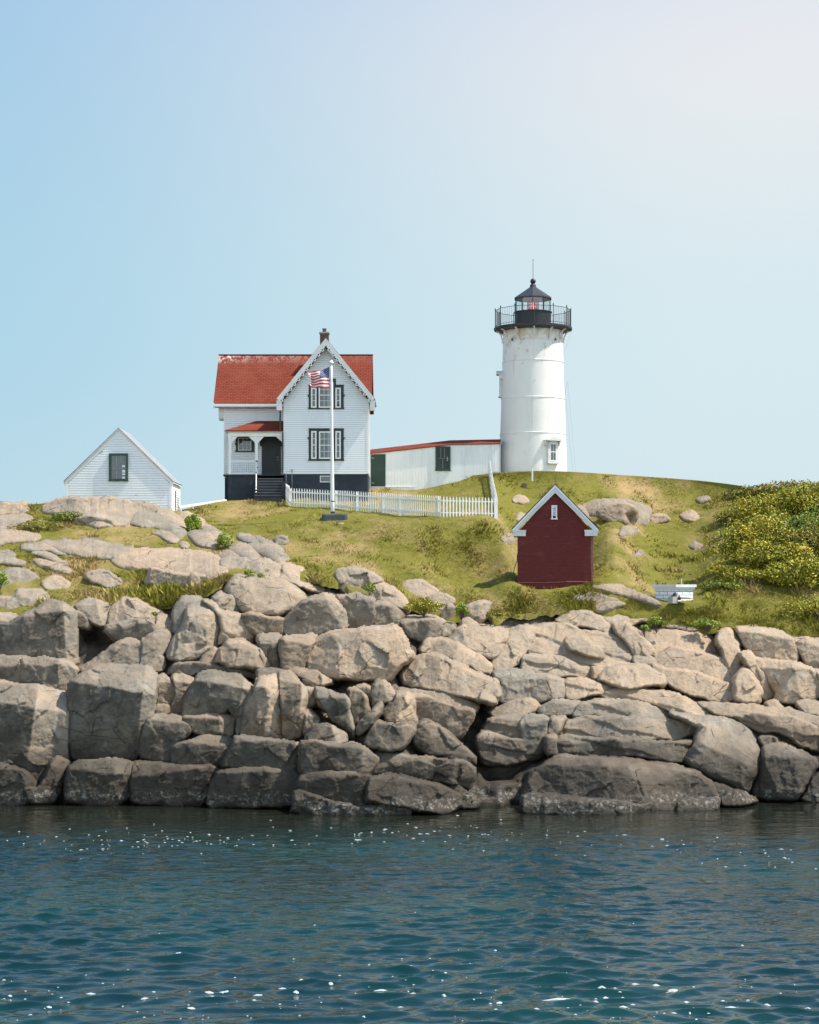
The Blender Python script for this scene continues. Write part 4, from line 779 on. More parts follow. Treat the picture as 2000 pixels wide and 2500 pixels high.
# ------------------------------------------------------------------ meadow grass
blocked = np.zeros((DH, DW), bool)
for i, (cr, pts, name, label, k) in enumerate(ROCKS):
    ox, oy, sc = CR[cr]; P = np.array([[float(v) for v in q.split(',')] for q in pts.split()])*sc+[ox, oy]
    (x0, y0), (x1, y1) = P.min(0), P.max(0); xs = np.arange(x0, x1, 4); ys = np.arange(y0, y1, 4)
    if not len(xs) or not len(ys): continue
    A_, B_ = np.meshgrid(xs, ys); sd, _ = poly_sd(P, A_, B_); w = sd > 2
    blocked[np.clip(((B_[w]-GY0)/8).astype(int), 0, DH-1), np.clip(((A_[w]-GX0)/8).astype(int), 0, DW-1)] = True
def grass(n, hsc, region=None, seed=5, wid=1.0, dryb=0, per=7):
    r = np.random.default_rng(seed); n //= per; p = r.uniform(-400, 2420, n) if region is None else r.uniform(region[0], region[1], n)
    sk = np.interp(p, CX, skyq); rm = np.interp(p, CX, rimq)
    q = sk+(rm+10-sk)*r.uniform(0, 1, n)**.92 if region is None else r.uniform(region[2], region[3], n)
    ok = (q > sk) & (q < rm+12); bx = blocked[np.clip(((q-GY0)/8).astype(int), 0, DH-1), np.clip(((p-GX0)/8).astype(int), 0, DW-1)] & (p > GX0) & (p < GX1)
    ok &= ~bx
    if hsc > .22: ok &= ~((p > 1575) & (p < 1730) & (q > 1395) & (q < 1530))
    ok &= ~((p > 1595) & (p < 1718) & (q > 1432) & (q < 1486))
    p, q = p[ok], q[ok]; Y = ground(p, q); X = (p-1000)*Y/F; Z = CAMZ+(HOR-q)*Y/F; n = len(p)
    rm = np.interp(p, CX, rimq); f_ = fbm(X*.5, Y*.4, 0*X, 4, .6); big = np.clip(f_*1.3+.62, .36, 1.5)
    edge = np.clip(1-np.abs(q-rm)/45, 0, 1); h = hsc*big*r.uniform(.6, 1.3, n)*(1+.8*edge)
    tint = np.clip(.58+.34*fbm(X*1.1, Y*.8, 0*X+4, 3)+r.uniform(-.3, .3, n), 0, 1)
    dry = np.clip(fbm(X*.35+9, Y*.3, 0*X, 4)*1.4-.20+dryb+.5*edge*(r.uniform(0, 1, n) < .6), 0, 1)
    rep = lambda a: np.repeat(a, per)
    X, Y, Z, h, tint, dry = map(rep, (X, Y, Z, h, tint, dry)); n = len(X); sp = .10
    ox_, oy_ = r.normal(0, sp, n), r.normal(0, sp*1.5, n); h = h*r.uniform(.55, 1.25, n); tint = np.clip(tint+r.uniform(-.22, .22, n), 0, 1)
    a = r.uniform(0, 2*math.pi, n); w = h*r.uniform(.12, .26, n)*wid; lx, ly = ox_*1.1-.15*h, oy_*.8
    C_ = np.stack([X+ox_, Y+oy_, Z-.05+oy_*.2], -1); dv = np.stack([np.cos(a)*w, np.sin(a)*w, 0*w], -1)
    V = np.stack([C_-dv, C_+dv, C_+np.stack([lx, ly, h], -1)], 1).reshape(-1, 3); Fq = np.arange(n*3).reshape(-1, 3)
    return V, Fq, np.repeat(tint, 3), np.repeat(dry, 3)
parts_ = [grass(340000, .125), grass(46000, .225, (1540, 2400, 1330, 1680), 6), grass(12000, .24, (1640, 2300, 1420, 1550), 8), grass(12000, .24, (380, 680, 1430, 1480), 12, 1.3, .25), grass(10000, .2, (100, 480, 1360, 1480), 13, 1.2, .2)]
Vg, Fg, tg, dg, n0 = [], [], [], [], 0
for V, Fq, a, b in parts_: Vg.append(V); Fg.append(Fq+n0); tg.append(a); dg.append(b); n0 += len(V)
tag(npmesh('grass', np.concatenate(Vg), np.concatenate(Fg), M['blade'], {'tint': np.concatenate(tg), 'dry': np.concatenate(dg)}, smooth=False), kind='stuff')

# ------------------------------------------------------------------ shrubs and small plants
def leaf_cloud(cens, rads, n, size, r, shell=.55):
    "leaf faces spread through clumps, more of them near the outside"
    V, Fq, T = [], [], []; m = len(cens); vol = np.array([a[0]*a[1]*a[2] for a in rads])**.67; pick = r.choice(m, n, p=vol/vol.sum())
    C_ = np.array(cens)[pick]; Rr = np.array(rads)[pick]; d = r.normal(size=(n, 3)); d /= np.linalg.norm(d, axis=1)[:, None]
    rad = r.uniform(shell, 1.06, n)**.8; pos = C_+d*Rr*rad[:, None]
    pos += np.stack([gn(pos[:, 0]*1.8, pos[:, 1]*1.8, pos[:, 2]*1.8+k) for k in (0, 7, 13)], -1)*.16
    nrm = d*.6+r.normal(size=(n, 3))*.6+[0, 0, .45]; nrm /= np.linalg.norm(nrm, axis=1)[:, None]
    u = np.cross(nrm, r.normal(size=(n, 3))); u /= np.linalg.norm(u, axis=1)[:, None]; v = np.cross(nrm, u)
    s = size*r.uniform(.6, 1.4, n)[:, None]; q = np.stack([pos-u*s, pos+v*s*.55, pos+u*s, pos-v*s*.55], 1).reshape(-1, 3)
    return q, np.arange(n*4).reshape(-1, 4), np.repeat(np.clip(r.uniform(0, 1, n)*.8+.2*gn(pos[:, 0], pos[:, 1], pos[:, 2]), 0, 1), 4)
def shrub(name, label, p, q, rx, ry, rz, mat, n, size, seed, cat='shrub', group='shrubs on the right hand hillside', lift=.55, nclump=16):
    r = np.random.default_rng(seed); b = G(p, q); root = empty(name, b, label=label, cat=cat, group=group)
    cens, rads = [], []
    for k in range(nclump):
        d = r.normal(size=3); d /= np.linalg.norm(d); d[2] = abs(d[2])*1.0-.25; f = r.uniform(.45, .85)
        cens.append((d[0]*rx*f, d[1]*ry*f, rz*(lift+d[2]*f*.8))); g = r.uniform(.28, .48); rads.append((rx*g, ry*g, rz*g*.8))
    V, Fq, T = leaf_cloud(cens, rads, n, size, r); V[:, 2] = np.maximum(V[:, 2], -.3)
    npmesh('foliage', V, Fq, M[mat], {'tint': T}, smooth=False, parent=root)
    mb = MB()
    for k in range(9):
        a, f = r.uniform(0, 6.28), r.uniform(.3, .8); e = Vector((math.cos(a)*rx*f, math.sin(a)*ry*f, rz*r.uniform(.5, 1.0))); m_ = e*.5+Vector((r.normal()*.1, r.normal()*.1, .1))
        mb.tube([(0, 0, -.3), m_, e], [.022*min(2, rx+.2), .016*min(2, rx+.2), .008], 5)
    mb.build('stems', M['twig'], root, off=Vector((0, 0, 0))); return root
def fpx(x, y): return 1600+x*.2319, 1130+y*.2319
SH = [('golden green bush filling the gap behind the golden front bush', (1180, 900), 2.2, 1.5, 2.0, 'leaf_y', 5200, .085),
      ('green bush filling the gap between middle row and right edge of the thicket', (1560, 960), 2.3, 1.5, 2.1, 'leaf_g', 5200, .085),
      ('low golden bush between the front row and the weeds of the thicket', (1180, 1230), 2.1, 1.3, 1.7, 'leaf_y', 4600, .08),
      ('russet tinged bush rising highest against the sky on the hilltop', (1010, 470), 2.6, 1.6, 2.1, 'leaf_r', 5200, .085),
      ('russet and green bush on the skyline beside the highest one', (1330, 480), 2.4, 1.6, 2.1, 'leaf_r', 4800, .085),
      ('green bush on the skyline in the top right corner of the thicket', (1660, 470), 2.6, 1.7, 2.3, 'leaf_y', 6800, .09),
      ('leggy brown green bush at the left tip of the thicket', (720, 640), 1.5, 1.2, 1.5, 'leaf_r', 2400, .075),
      ('yellow green bush in the middle row under the russet ones', (1060, 700), 2.4, 1.6, 1.9, 'leaf_y', 6800, .09),
      ('dense golden green bush in the middle row towards the right edge', (1440, 740), 2.5, 1.6, 2.2, 'leaf_y', 5800, .09),
      ('bush cut by the right frame edge in the middle row', (1760, 780), 2.2, 1.6, 2.2, 'leaf_g', 4600, .09),
      ('golden yellow rounded bush at the lower left front of the thicket', (960, 1080), 2.4, 1.5, 2.2, 'leaf_y', 6400, .085),
      ('brownish twiggy bush right of the golden front bush', (1330, 1120), 2.1, 1.4, 2.0, 'leaf_r', 4600, .08),
      ('tall yellow green bush at the right edge of the front row', (1700, 1120), 2.3, 1.6, 2.5, 'leaf_y', 6800, .09),
      ('low yellow green bush with bare dark foot below the brownish one', (1370, 1330), 1.8, 1.2, 1.4, 'leaf_y', 3600, .08),
      ('low golden bush at the bottom right of the thicket', (1690, 1320), 1.9, 1.3, 1.5, 'leaf_y', 4000, .085),
      ('straggling weed clump with yellow heads left of the golden bush', (640, 1180), 1.6, 1.0, .9, 'leaf_y', 2200, .06),
      ('loose yellow green weeds below the golden front bush', (960, 1290), 2.0, 1.0, .7, 'leaf_y', 2200, .065),
      ('rank green weeds between the block box and the thicket', (620, 1330), 1.7, 1.0, .8, 'leaf_g', 2000, .055),
      ('green and russet weeds at the right edge above the cliff slab', (1620, 1650), 2.0, 1.0, 1.0, 'leaf_y', 2400, .06)]
for i, (lb, (x, y), rx, ry, rz, mt, n, sz) in enumerate(SH): shrub('shrub', lb, *fpx(x+110, y), rx*(.8 if i in (6, 15, 17) else 1.1), ry*1.1, rz*(.62 if 3 <= i < 6 else .45 if i in (6, 15, 17) else .98), mt, int(n*1.4), sz*.92, 100+i)
PL = [('bright green bush between the dome and the split grey rock', 469, 1296, .62, .5, .85, 1500, .06), ('bright green leafy plant on the striped slabs', 547, 1338, .5, .4, .65, 900, .055),
      ('green sprig rooted on top of the pink dome', 608, 1408, .28, .2, .35, 220, .05), ('second tiny sprig on the dome crown right of the first', 643, 1412, .26, .2, .2, 160, .045),
      ('yellow green weeds above the left corner block', 8, 1432, .55, .4, .6, 900, .055), ('yellow weeds growing between pale slabs below the meadow', 1035, 1492, 1.1, .4, .5, 1500, .055),
      ('yellow ferny weeds right of the pointed grey boulder', 1125, 1500, .35, .3, .5, 500, .055), ('single fern on the shaded block left of the central dome', 905, 1450, .3, .3, .5, 300, .05),
      ('russet weed at the cliff edge beside the square grey boulder', 1200, 1508, .4, .3, .32, 400, .05), ('green ferns in the crack of the right upper ledges', 1597, 1530, .5, .3, .45, 600, .05),
      ('yellow green weeds in the rock seam near the right cliff top', 1720, 1528, .8, .4, .3, 1000, .05), ('small green tuft in the crack below the hump of pale rock', 1568, 1540, .25, .2, .35, 260, .05),
      ('little green tuft on the cream slab at the left', 386, 1508, .18, .15, .3, 150, .045), ('low dark green bush on the turf in front of the shed dome', 165, 1275, 1.3, .8, .55, 1500, .055),
      ('dark heathery shrub left of the grey slab in the left meadow', 90, 1298, 1.4, .8, .5, 1500, .055)]
for i, (lb, p, q, rx, ry, rz, n, sz) in enumerate(PL):
    o = shrub('wild_plant', lb, p, q, rx, ry, rz, 'leaf_r' if 'russet' in lb or 'heathery' in lb else ('leaf_y' if 'yellow weeds' in lb else 'fern') if 'dark green' not in lb else 'leaf_g', n, sz, 300+i, 'plant', 'small plants on the rocks', .5, 9)
    if q > 1400: o.location.y -= .9
# ------------------------------------------------------------------ buildings
def uvproj(o):
    me = o.data; uv = me.uv_layers.new(name='UVMap'); mw = Vector((0, 0, 0)); p = o
    while p: mw = mw+p.location; p = p.parent
    for f in me.polygons:
        n = f.normal; u = Vector((0, 0, 1)).cross(n)
        u = Vector((1, 0, 0)) if u.length < .05 else u.normalized(); v = n.cross(u)
        for li in f.loop_indices:
            co = me.vertices[me.loops[li].vertex_index].co; uv.data[li].uv = (co.dot(u), co.dot(v))
    return o
def clip_z(P, z0, z1):
    for zc, s in ((z0, 1), (z1, -1)):
        out = []
        for i in range(len(P)):
            a, b = P[i], P[(i+1) % len(P)]; da, db = (a[1]-zc)*s, (b[1]-zc)*s
            if da >= 0: out.append(a)
            if da*db < 0: t = da/(da-db); out.append((a[0]+(b[0]-a[0])*t, a[1]+(b[1]-a[1])*t))
        P = out
        if not P: break
    return P
def clap(mb, P, y, pitch=.135, proud=.032, axis='x'):
    "lap siding over the convex outline P (x, z) on the wall plane y, facing -y (or facing +x when axis is 'y')"
    z0 = min(p[1] for p in P); z1 = max(p[1] for p in P); n = int((z1-z0)/pitch)+1
    for i in range(n):
        a, b = z0+i*pitch+.016, z0+(i+1)*pitch; Q = clip_z(P, a, b)  # gap bares the grey core as a painted shadow line
        if len(Q) < 3: continue
        f = lambda q: y-(proud*(1-.55*(q[1]-a)/pitch)+.002)
        if axis == 'x': V = [(q[0], f(q), q[1]) for q in Q]
        else: V = [(2*y-f(q), q[0], q[1]) for q in Q]
        mb.poly(V)
        lo = sorted([q for q in Q if abs(q[1]-a) < 1e-6])
        if len(lo) == 2:
            w = [(lo[0][0], y-proud-.002), (lo[1][0], y-proud-.002), (lo[1][0], y), (lo[0][0], y)]
            mb.poly([(c_[0], c_[1], a) if axis == 'x' else (2*y-c_[1], c_[0], a) for c_ in w][::-1])
    return mb
def sash(par, x0, x1, z0, z1, y, cols_, rows_, fr=.05, mun=.022, split=True, glassm='glass', name='window', fm='trim'):
    "sash window: frame with its glass and glazing bars as pieces of it"
    mb = MB(); mb.box(x0, x1, y-.05, y, z0, z0+fr).box(x0, x1, y-.05, y, z1-fr, z1).box(x0, x0+fr, y-.05, y, z0+fr, z1-fr).box(x1-fr, x1, y-.05, y, z0+fr, z1-fr)
    w = mb.build(name, M[fm], par)
    MB().box(x0+fr, x1-fr, y-.012, y+.004, z0+fr, z1-fr).build('pane', M[glassm], w)
    b = MB(); a0, a1, c0, c1 = x0+fr, x1-fr, z0+fr, z1-fr
    for i in range(1, cols_): xx = a0+(a1-a0)*i/cols_; b.box(xx-mun/2, xx+mun/2, y-.030, y-.0125, c0, c1)
    for j in range(1, rows_):
        zz = c0+(c1-c0)*j/rows_; t = .05 if split and j == rows_//2 else mun; b.box(a0, a1, y-.034, y-.0128, zz-t/2, zz+t/2)
    if cols_ > 1 and b.v: b.build('glazing_bars', M[fm], w)
    elif b.v:
        for k in range(0, len(b.v), 8): MB().add(b.v[k:k+8], [(3,2,1,0),(4,5,6,7),(0,1,5,4),(1,2,6,5),(2,3,7,6),(3,0,4,7)]).build('glazing_bar', M[fm], w)
    return w
# ---- keeper's house
def hq(x, y, Y): return px(480+x/3.594, 760+y/3.594, Y)
YF, YW, YP = 115.0, 117.2, 115.3
house = empty('keepers_house', (hq(1000, 1600, YF).x, YF, hq(0, 1600, YF).z), label='white clapboard house with red shingle roof, scalloped front gable and corner porch', cat='house')
gx0, gx1, gb = hq(765, 0, YF).x, hq(1505, 0, YF).x, hq(0, 1425, YF).z
ge = hq(0, 772, YF).z; gap = hq(1135, 318, YF); gt = gap.z; gxm = gap.x
zbase = hq(0, 1700, YF).z
# solid core walls then siding
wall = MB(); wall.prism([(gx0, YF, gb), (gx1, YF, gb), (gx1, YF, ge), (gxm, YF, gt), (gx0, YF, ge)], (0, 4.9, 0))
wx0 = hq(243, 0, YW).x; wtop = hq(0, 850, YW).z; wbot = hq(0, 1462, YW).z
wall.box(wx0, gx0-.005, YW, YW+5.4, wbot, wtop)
wall.build('wall_core', M['lap_shade'], house)
clap(MB(), [(gx0+.1, gb), (gx1-.1, gb), (gx1-.1, ge), (gxm, gt), (gx0+.1, ge)], YF).build('front_gable_siding', M['clap'], house)
clap(MB(), [(YF+.1, gb), (YF+4.8, gb), (YF+4.8, ge), (YF+.1, ge)], gx1, axis='y').build('side_siding', M['clap'], house)
clap(MB(), [(wx0+.1, wbot), (gx0-.02, wbot), (gx0-.02, wtop), (wx0+.1, wtop)], YW).build('porch_wall_siding', M['clap'], house)
MB().box(gx0-.01, gx0+.1, YF-.045, YF+.04, gb, ge).build('corner_board', M['trim'], house)
MB().box(gx1-.1, gx1+.045, YF-.045, YF+.1, gb, ge).build('corner_board', M['trim'], house)
MB().box(wx0-.02, wx0+.1, YW-.045, YW+.05, wbot, wtop).build('corner_board', M['trim'], house)
MB().box(gx0+.1, gx1-.1, YF-.045, YF-.001, gb-.02, gb+.11).build('corner_board', M['trim'], house)
MB().box(gx0+.02, gx1-.02, YF+.06, YF+4.8, zbase-1.2, gb-.02).box(wx0+.03, gx0, YW+.06, YW+5.3, zbase-1.2, wbot).build('foundation', M['navy'], house)
bw = sash(house, hq(1083, 0, YF).x, hq(1190, 0, YF).x, hq(0, 1500, YF).z, hq(0, 1443, YF).z, YF+.06, 1, 1, .045, name='cellar_window')
# roofs
def roof_slab(name, pts, th, par, m='shingle', guano=None):
    P = [Vector(p) for p in pts]; n = (P[1]-P[0]).cross(P[2]-P[0]).normalized()
    if n.z < 0: n = -n
    mb = MB(); mb.prism(P, -n*th); o = mb.build(name, M[m], par); uvproj(o)
    if guano:
        a = o.data.attributes.new('guano', 'FLOAT', 'POINT'); a.data.foreach_set('value', np.array([guano(Vector(v)) for v in mb.v], np.float32))
    return o
YR, YE, YB = 119.9, 116.45, 123.35
mzr = hq(0, 383, YR).z; mze = hq(0, 808, YE).z
ml, mr = hq(181, 0, YR).x, hq(1533, 0, YR).x; ml0, mr0 = hq(163, 0, YE).x, hq(1552, 0, YE).x
ml, ml0 = (ml+ml0)/2, (ml+ml0)/2; mr, mr0 = (mr+mr0)/2, (mr+mr0)/2
oh = .55; YG = YF-oh; ra = hq(1135, 232, YG); rl = hq(702, 778, YG); rr = hq(1566, 750, YG); sl_z = (rl.z+rr.z)/2
def strips(x0, x1, y0, z0, y1, z1, nx, nz, fn):    # main slope as a fine grid so stains can follow the ridge
    V = []; Fq = []; g = []
    for j in range(nz+1):
        for i in range(nx+1):
            t = j/nz; V.append((x0+(x1-x0)*i/nx, y0+(y1-y0)*t, z0+(z1-z0)*t)); g.append(fn(i/nx, t))
    for j in range(nz):
        for i in range(nx):
            a = j*(nx+1)+i
            if V[a+1][0] > gxm and V[a][2] < ra.z-(V[a+1][0]-ra.x)*(ra.z-sl_z)/(rr.x-ra.x)-.02: continue
            Fq.append((a, a+1, a+nx+2, a+nx+1))
    return V, Fq, g
V, Fq, g = strips(ml, mr, YE, mze, YR, mzr, 40, 20, lambda u, t: max(0, (t-.80)/.2)*(1.2 if u < .10 else .55 if u < .2 else .26 if u < .65 else .08)*(1 if t < .985 else .5))
mb = MB(); mb.add(V, Fq); n0 = len(mb.v); nrm = Vector((0, -(mzr-mze), YR-YE)).normalized(); ofs = nrm*.10
mb.prism([Vector((ml, YE, mze))-nrm*.012, Vector((gxm, YE, mze))-nrm*.012, Vector((gxm, YR, mzr))-nrm*.012, Vector((ml, YR, mzr))-nrm*.012], -ofs)
mroof = mb.build('main_roof', M['shingle'], house); uvproj(mroof); a = mroof.data.attributes.new('guano', 'FLOAT', 'POINT'); a.data.foreach_set('value', np.array(g+[0]*(len(mb.v)-n0), np.float32))
roof_slab('rear_roof', [(ml, YB, mze), (ml, YR+.01, mzr), (mr, YR+.01, mzr), (mr, YB, mze)], .1, house)
MB().box(ml-.02, mr+.02, YR-.07, YR+.07, mzr-.04, mzr+.035).build('ridge_cap', M['redbrick'], house)
for s_, e in ((-1, rl), (1, rr)):
    ex, ez = e.x, sl_z
    roof_slab('gable_roof', [(ra.x, YG, ra.z), (ex, YG, ez), (ex, YF+4.9, ez), (ra.x, YF+4.9, ra.z)], .09, house)
MB().prism([(gx0+.05, YF+.02, ge-.05), (gx1-.05, YF+.02, ge-.05), (gxm, YF+.02, gt-.05)], (0, .3, 0)).build('gable_infill', M['clap'], house)
# scalloped bargeboards with pierced roundels
for s_, ex in ((-1, rl.x), (1, rr.x)):
    a = Vector((ra.x, YG-.03, ra.z-.02)); b = Vector((ex, YG-.03, sl_z-.02)); d = (b-a).normalized(); dn = Vector((d.z, 0, -d.x))
    if dn.z > 0: dn = -dn
    L = (b-a).length; w = .30; mb = MB(); top0 = a; k0 = w/abs(d.x)*.0
    mb.prism([a+Vector((0, 0, 0)), b, b+dn*w*.9, a+Vector((0, 0, -w/abs(d.x)))], (0, .05, 0))
    board = mb; hol = []; n = 11; st = (L-.55)/n
    for k in range(n):
        c_ = a+d*(.52+st*(k+.5))+dn*(w+.0)
        if k == n-1: c_ = c_+d*.12
        disc = [c_+Vector((math.cos(t)*.115, 0, math.sin(t)*.115)) for t in [2*math.pi*i/14 for i in range(14)]]; board.prism([p+Vector((0, .004, 0)) for p in disc], (0, .042, 0))
        hd = [c_+Vector((math.cos(t)*.045, -.006, math.sin(t)*.045)) for t in [2*math.pi*i/8 for i in range(8)]]; hol.append(MB().prism(hd, (0, .009, 0)))
        q = c_-d*st/2; w0 = [q-d*.07+dn*-.02, q+d*.07+dn*-.02, q+dn*.05]
        board.prism([p+Vector((0, .006, 0)) for p in w0], (0, .03, 0))
    bb = board.build('bargeboard', M['trim_old'], house); [h_.build('roundel', M['green'], bb) for h_ in hol]
    # soffit return bracket at the foot
    MB().box(min(ex, ex-s_*.32), max(ex, ex-s_*.32), YG-.02, YG+.45, sl_z-.75, sl_z-.12).build('eave_bracket', M['trim_old'], house)
MB().box(ml+.02, gx0-.02, YE-.02, YE+.09, mze-.20, mze-.03).build('eave_fascia', M['trim'], house)
MB().box(ml+.05, gx0-.02, YE+.09, YW-.03, mze-.22, mze-.17).build('soffit', M['trim_old'], house)
MB().prism([(ml, YE-.05, mze-.05), (ml, YR, mzr-.06), (ml, YB, mze-.05), (ml, YB, mze-.34), (ml, YR, mzr-.42), (ml, YE-.05, mze-.34)], (.06, 0, 0)).prism([(wx0-.36, YW-.03, mze-.10), (wx0-.36, YW+.7, mze-.10), (wx0-.36, YW+.7, mze-1.0), (wx0-.30, YW+.2, mze-1.05), (wx0-.36, YW-.03, mze-.9)], (.335, 0, 0)).build('left_gable_trim', M['trim_old'], house)
# chimney
ch = empty('chimney', (0, 0, 0)); ch.parent = house; YC = 118.2
c0, c1 = hq(1083, 0, YC).x, hq(1158, 0, YC).x; cz0, cz1 = hq(0, 420, YC).z, hq(0, 193, YC).z
bpy.data.objects.remove(ch)
chs = uvproj(MB().box(c0, c1, YC, YC+.75, cz0, cz1).build('chimney', M['chimbrick'], house))
MB().box(c0-.05, c1+.05, YC-.05, YC+.8, cz1, cz1+.09).build('chimney_cap', M['pale_stone'], chs)
pcx = (hq(1103, 0, YC).x+hq(1137, 0, YC).x)/2; MB().lathe([(0, .08), (.125, .08), (.125, .3), (.15, .32), (.15, .36), (.10, .36), (.10, .1)], 14, (pcx, YC+.37, cz1)).build('chimney_pot', M['chimbrick'], chs, True)
# windows of the gable with their dark shouldered surrounds
def surround(x0, x1, y0, y1, ear, top=None, sill=True):
    p = lambda x, y: (hq(x, y, YF).x, YF-.025, hq(x, y, YF).z); mb = MB()
    mb.prism([p(x0, y0), p(x1, y0), p(x1, y1), p(x0, y1)], (0, -.035, 0))
    for s_, xe in ((-1, x0), (1, x1)): mb.prism([p(xe-s_*.3, ear-3), p(xe+s_*13, ear-12), p(xe+s_*9, ear), p(xe-s_*.3, ear+15)], (0, -.055, 0))
    if top: mb.prism([p(top[0], top[2]), p(top[1], top[2]), p(top[1], y0+.5), p(top[0], y0+.5)], (0, -.035, 0))
    q0, q1 = p(x0-5, y1-8), p(x1+4, y1+4); mb.box(q0[0], q1[0], YF-.11, YF-.01, q1[2], q0[2])
    q0, q1 = p(x0-2, y0-3), p(x1+2, y0+3); mb.box(q0[0], q1[0], YF-.095, YF-.01, q1[2], q0[2])
    return mb.build('window_surround', M['green'], house)
YS_ = YF-.062
def sw(x0, x1, y0, y1, c_, r_, **k): return sash(house, hq(x0, 0, YF).x, hq(x1, 0, YF).x, hq(0, y1, YF).z, hq(0, y0, YF).z, YS_, c_, r_, **k)
surround(985, 1292, 1030, 1308, 1115); sw(1075, 1202, 1055, 1296, 3, 4, fr=.085); sw(1007, 1054, 1052, 1296, 1, 4, fr=.09); sw(1219, 1267, 1052, 1296, 1, 4, fr=.09)
surround(985, 1292, 648, 855, 740, (1052, 1224, 590)); sw(1072, 1202, 625, 848, 3, 4, fr=.085); sw(1005, 1054, 672, 848, 1, 3, fr=.09, split=False); sw(1219, 1267, 672, 848, 1, 3, fr=.09, split=False)
# downpipe, meter box
MB().tube([hq(733, 800, YF-.15)+Vector((0, .3, 0)), hq(733, 1000, YF-.12), hq(735, 1045, YF-.12)], .05, 8).build('downpipe', M['green'], house)
MB().tube([hq(756, 1062, YF-.12), hq(757, 1425, YF-.06)], .045, 8).build('downpipe', M['green'], house)
MB().box(hq(830, 0, YF).x, hq(844, 0, YF).x, YF-.14, YF-.02, hq(0, 1410, YF).z, hq(0, 1388, YF).z).build('meter_box', M['metal'], house)
MB().tube([hq(837, 1410, YF-.06), hq(839, 1560, YF)], .02, 6).tube([hq(787, 1415, YF-.03), hq(787, 1500, YF-.0)], .03, 6).build('conduit', M['metal'], house)
# porch
def pq(x, y, Y=YP): return px(520+x/8.625, 1000+y/8.625, Y)
pf = pq(0, 1365).z; pe = pq(0, 437, YP-.25).z; pt = pq(0, 238, YW).z; px0, px1 = pq(245, 0, YP-.25).x, gx0-.01; hipx = pq(915, 0, YW).x
roof_slab('porch_roof', [(px0, YP-.25, pe), (px1, YP-.25, pe), (px1, YW-.03, pt), (hipx, YW-.03, pt)], .07, house)
roof_slab('porch_hip', [(px0, YP-.245, pe), (hipx, YW-.03, pt), (px0, YW-.03, pe)], .07, house)
MB().box(px0+.02, px1, YP-.24, YW-.03, pq(0, 480, YP).z, pe-.085).box(pq(318, 0).x, px1, YP-.05, YP+.15, pq(0, 565).z, pq(0, 482).z).box(pq(318, 0).x, pq(385, 0).x, YP+.15, YW-.03, pq(0, 565).z, pq(0, 482).z).build('porch_beam', M['trim'], house)
def post(x0, x1): MB().box(pq(x0, 0).x, pq(x1, 0).x, YP-.04, YP+.12, pf, pq(0, 565).z-.001).build('porch_post', M['trim'], house)
post(330, 392); post(892, 948); 
for (xa, s_, w) in ((392, 1, 130), (892, -1, 140), (948, 1, 130), (1478, -1, 150)):
    P = [(xa, 566), (xa+s_*w, 566), (xa+s_*w*.78, 600), (xa+s_*w*.62, 612), (xa+s_*w*.5, 640), (xa+s_*w*.28, 660), (xa+s_*w*.1, 700), (xa, 720)]
    MB().prism([(pq(x, y).x, YP+.01, pq(x, y).z) for x, y in P], (0, .06, 0)).build('porch_bracket', M['trim'], house)
rl_ = MB(); rl_.bar(pq(392, 1085), pq(892, 1085), .05, .06).bar(pq(392, 1348), pq(892, 1348), .05, .06)
for k in range(11): xx = 415+k*45; rl_.bar(pq(xx, 1090), pq(xx, 1345), .035)
rl_.build('porch_railing', M['trim'], house)
MB().box(pq(385, 0).x-.5, px1, YP-.08, YW-.03, pf-.09, pf).box(pq(312, 0).x, pq(900, 0).x, YP-.02, YW-.03, zbase-1.2, pf-.091).build('porch_base', M['navy'], house)
dr = MB(); dz1 = pq(0, 690, YW).z
dr.box(pq(1030, 0, YW).x, pq(1432, 0, YW).x, YW-.09, YW-.03, pf+.01, dz1); dsur = MB()
dsur.box(pq(1010, 0, YW).x, pq(1450, 0, YW).x, YW-.12, YW-.03, dz1+.001, pq(0, 560, YW).z)
for xe, s_ in ((1010, -1), (1450, 1)): dsur.prism([(pq(x, y, YW).x, YW-.13, pq(x, y, YW).z) for x, y in ((xe, 640), (xe+s_*20, 650), (xe+s_*14, 760), (xe, 775), (xe-s_*18, 775), (xe-s_*18, 640))], (0, .1, 0))
dsur.build('door_surround', M['green'], house); door = dr.build('front_door', M['door'], house)
pn = MB()
for xa, xb, ya, yb in ((1120, 1200, 780, 1060), (1262, 1342, 780, 1060), (1120, 1200, 1120, 1310), (1262, 1342, 1120, 1310)):
    A_, B_ = pq(xa, ya, YW), pq(xb, yb, YW); 
    for q in ((A_.x, A_.x+.03, B_.z, A_.z), (B_.x-.03, B_.x, B_.z, A_.z), (A_.x+.03, B_.x-.03, B_.z, B_.z+.03), (A_.x+.03, B_.x-.03, A_.z-.03, A_.z)): pn.box(q[0], q[1], YW-.105, YW-.088, q[2], q[3])
pn.box(pq(1110, 0, YW).x, pq(1350, 0, YW).x, YW-.10, YW-.088, pq(0, 735, YW).z, pq(0, 725, YW).z).build('door_panels', M['step'], door)
hd_ = MB(); 
for yy in (1003, 1055): hd_.lathe([(0, -.02), (.03, -.02), (.03, .02), (0, .02)], 8, pq(1368, yy, YW-.13))
hd_.build('door_knob', M['trim'], door)
sur = MB(); f_ = lambda x, y: (pq(x, y, YW).x, YW-.03, pq(x, y, YW).z)
sur.prism([f_(485, 560), f_(870, 560), f_(870, 890), f_(485, 890)], (0, -.04, 0)); A_, B_ = f_(468, 868), f_(880, 890); sur.box(A_[0], B_[0], YW-.12, YW-.03, B_[2]-.01, A_[2]); sur.prism([f_(486, 690), f_(462, 715), f_(470, 735), f_(486, 760)], (0, -.05, 0)).build('window_surround', M['green'], house)
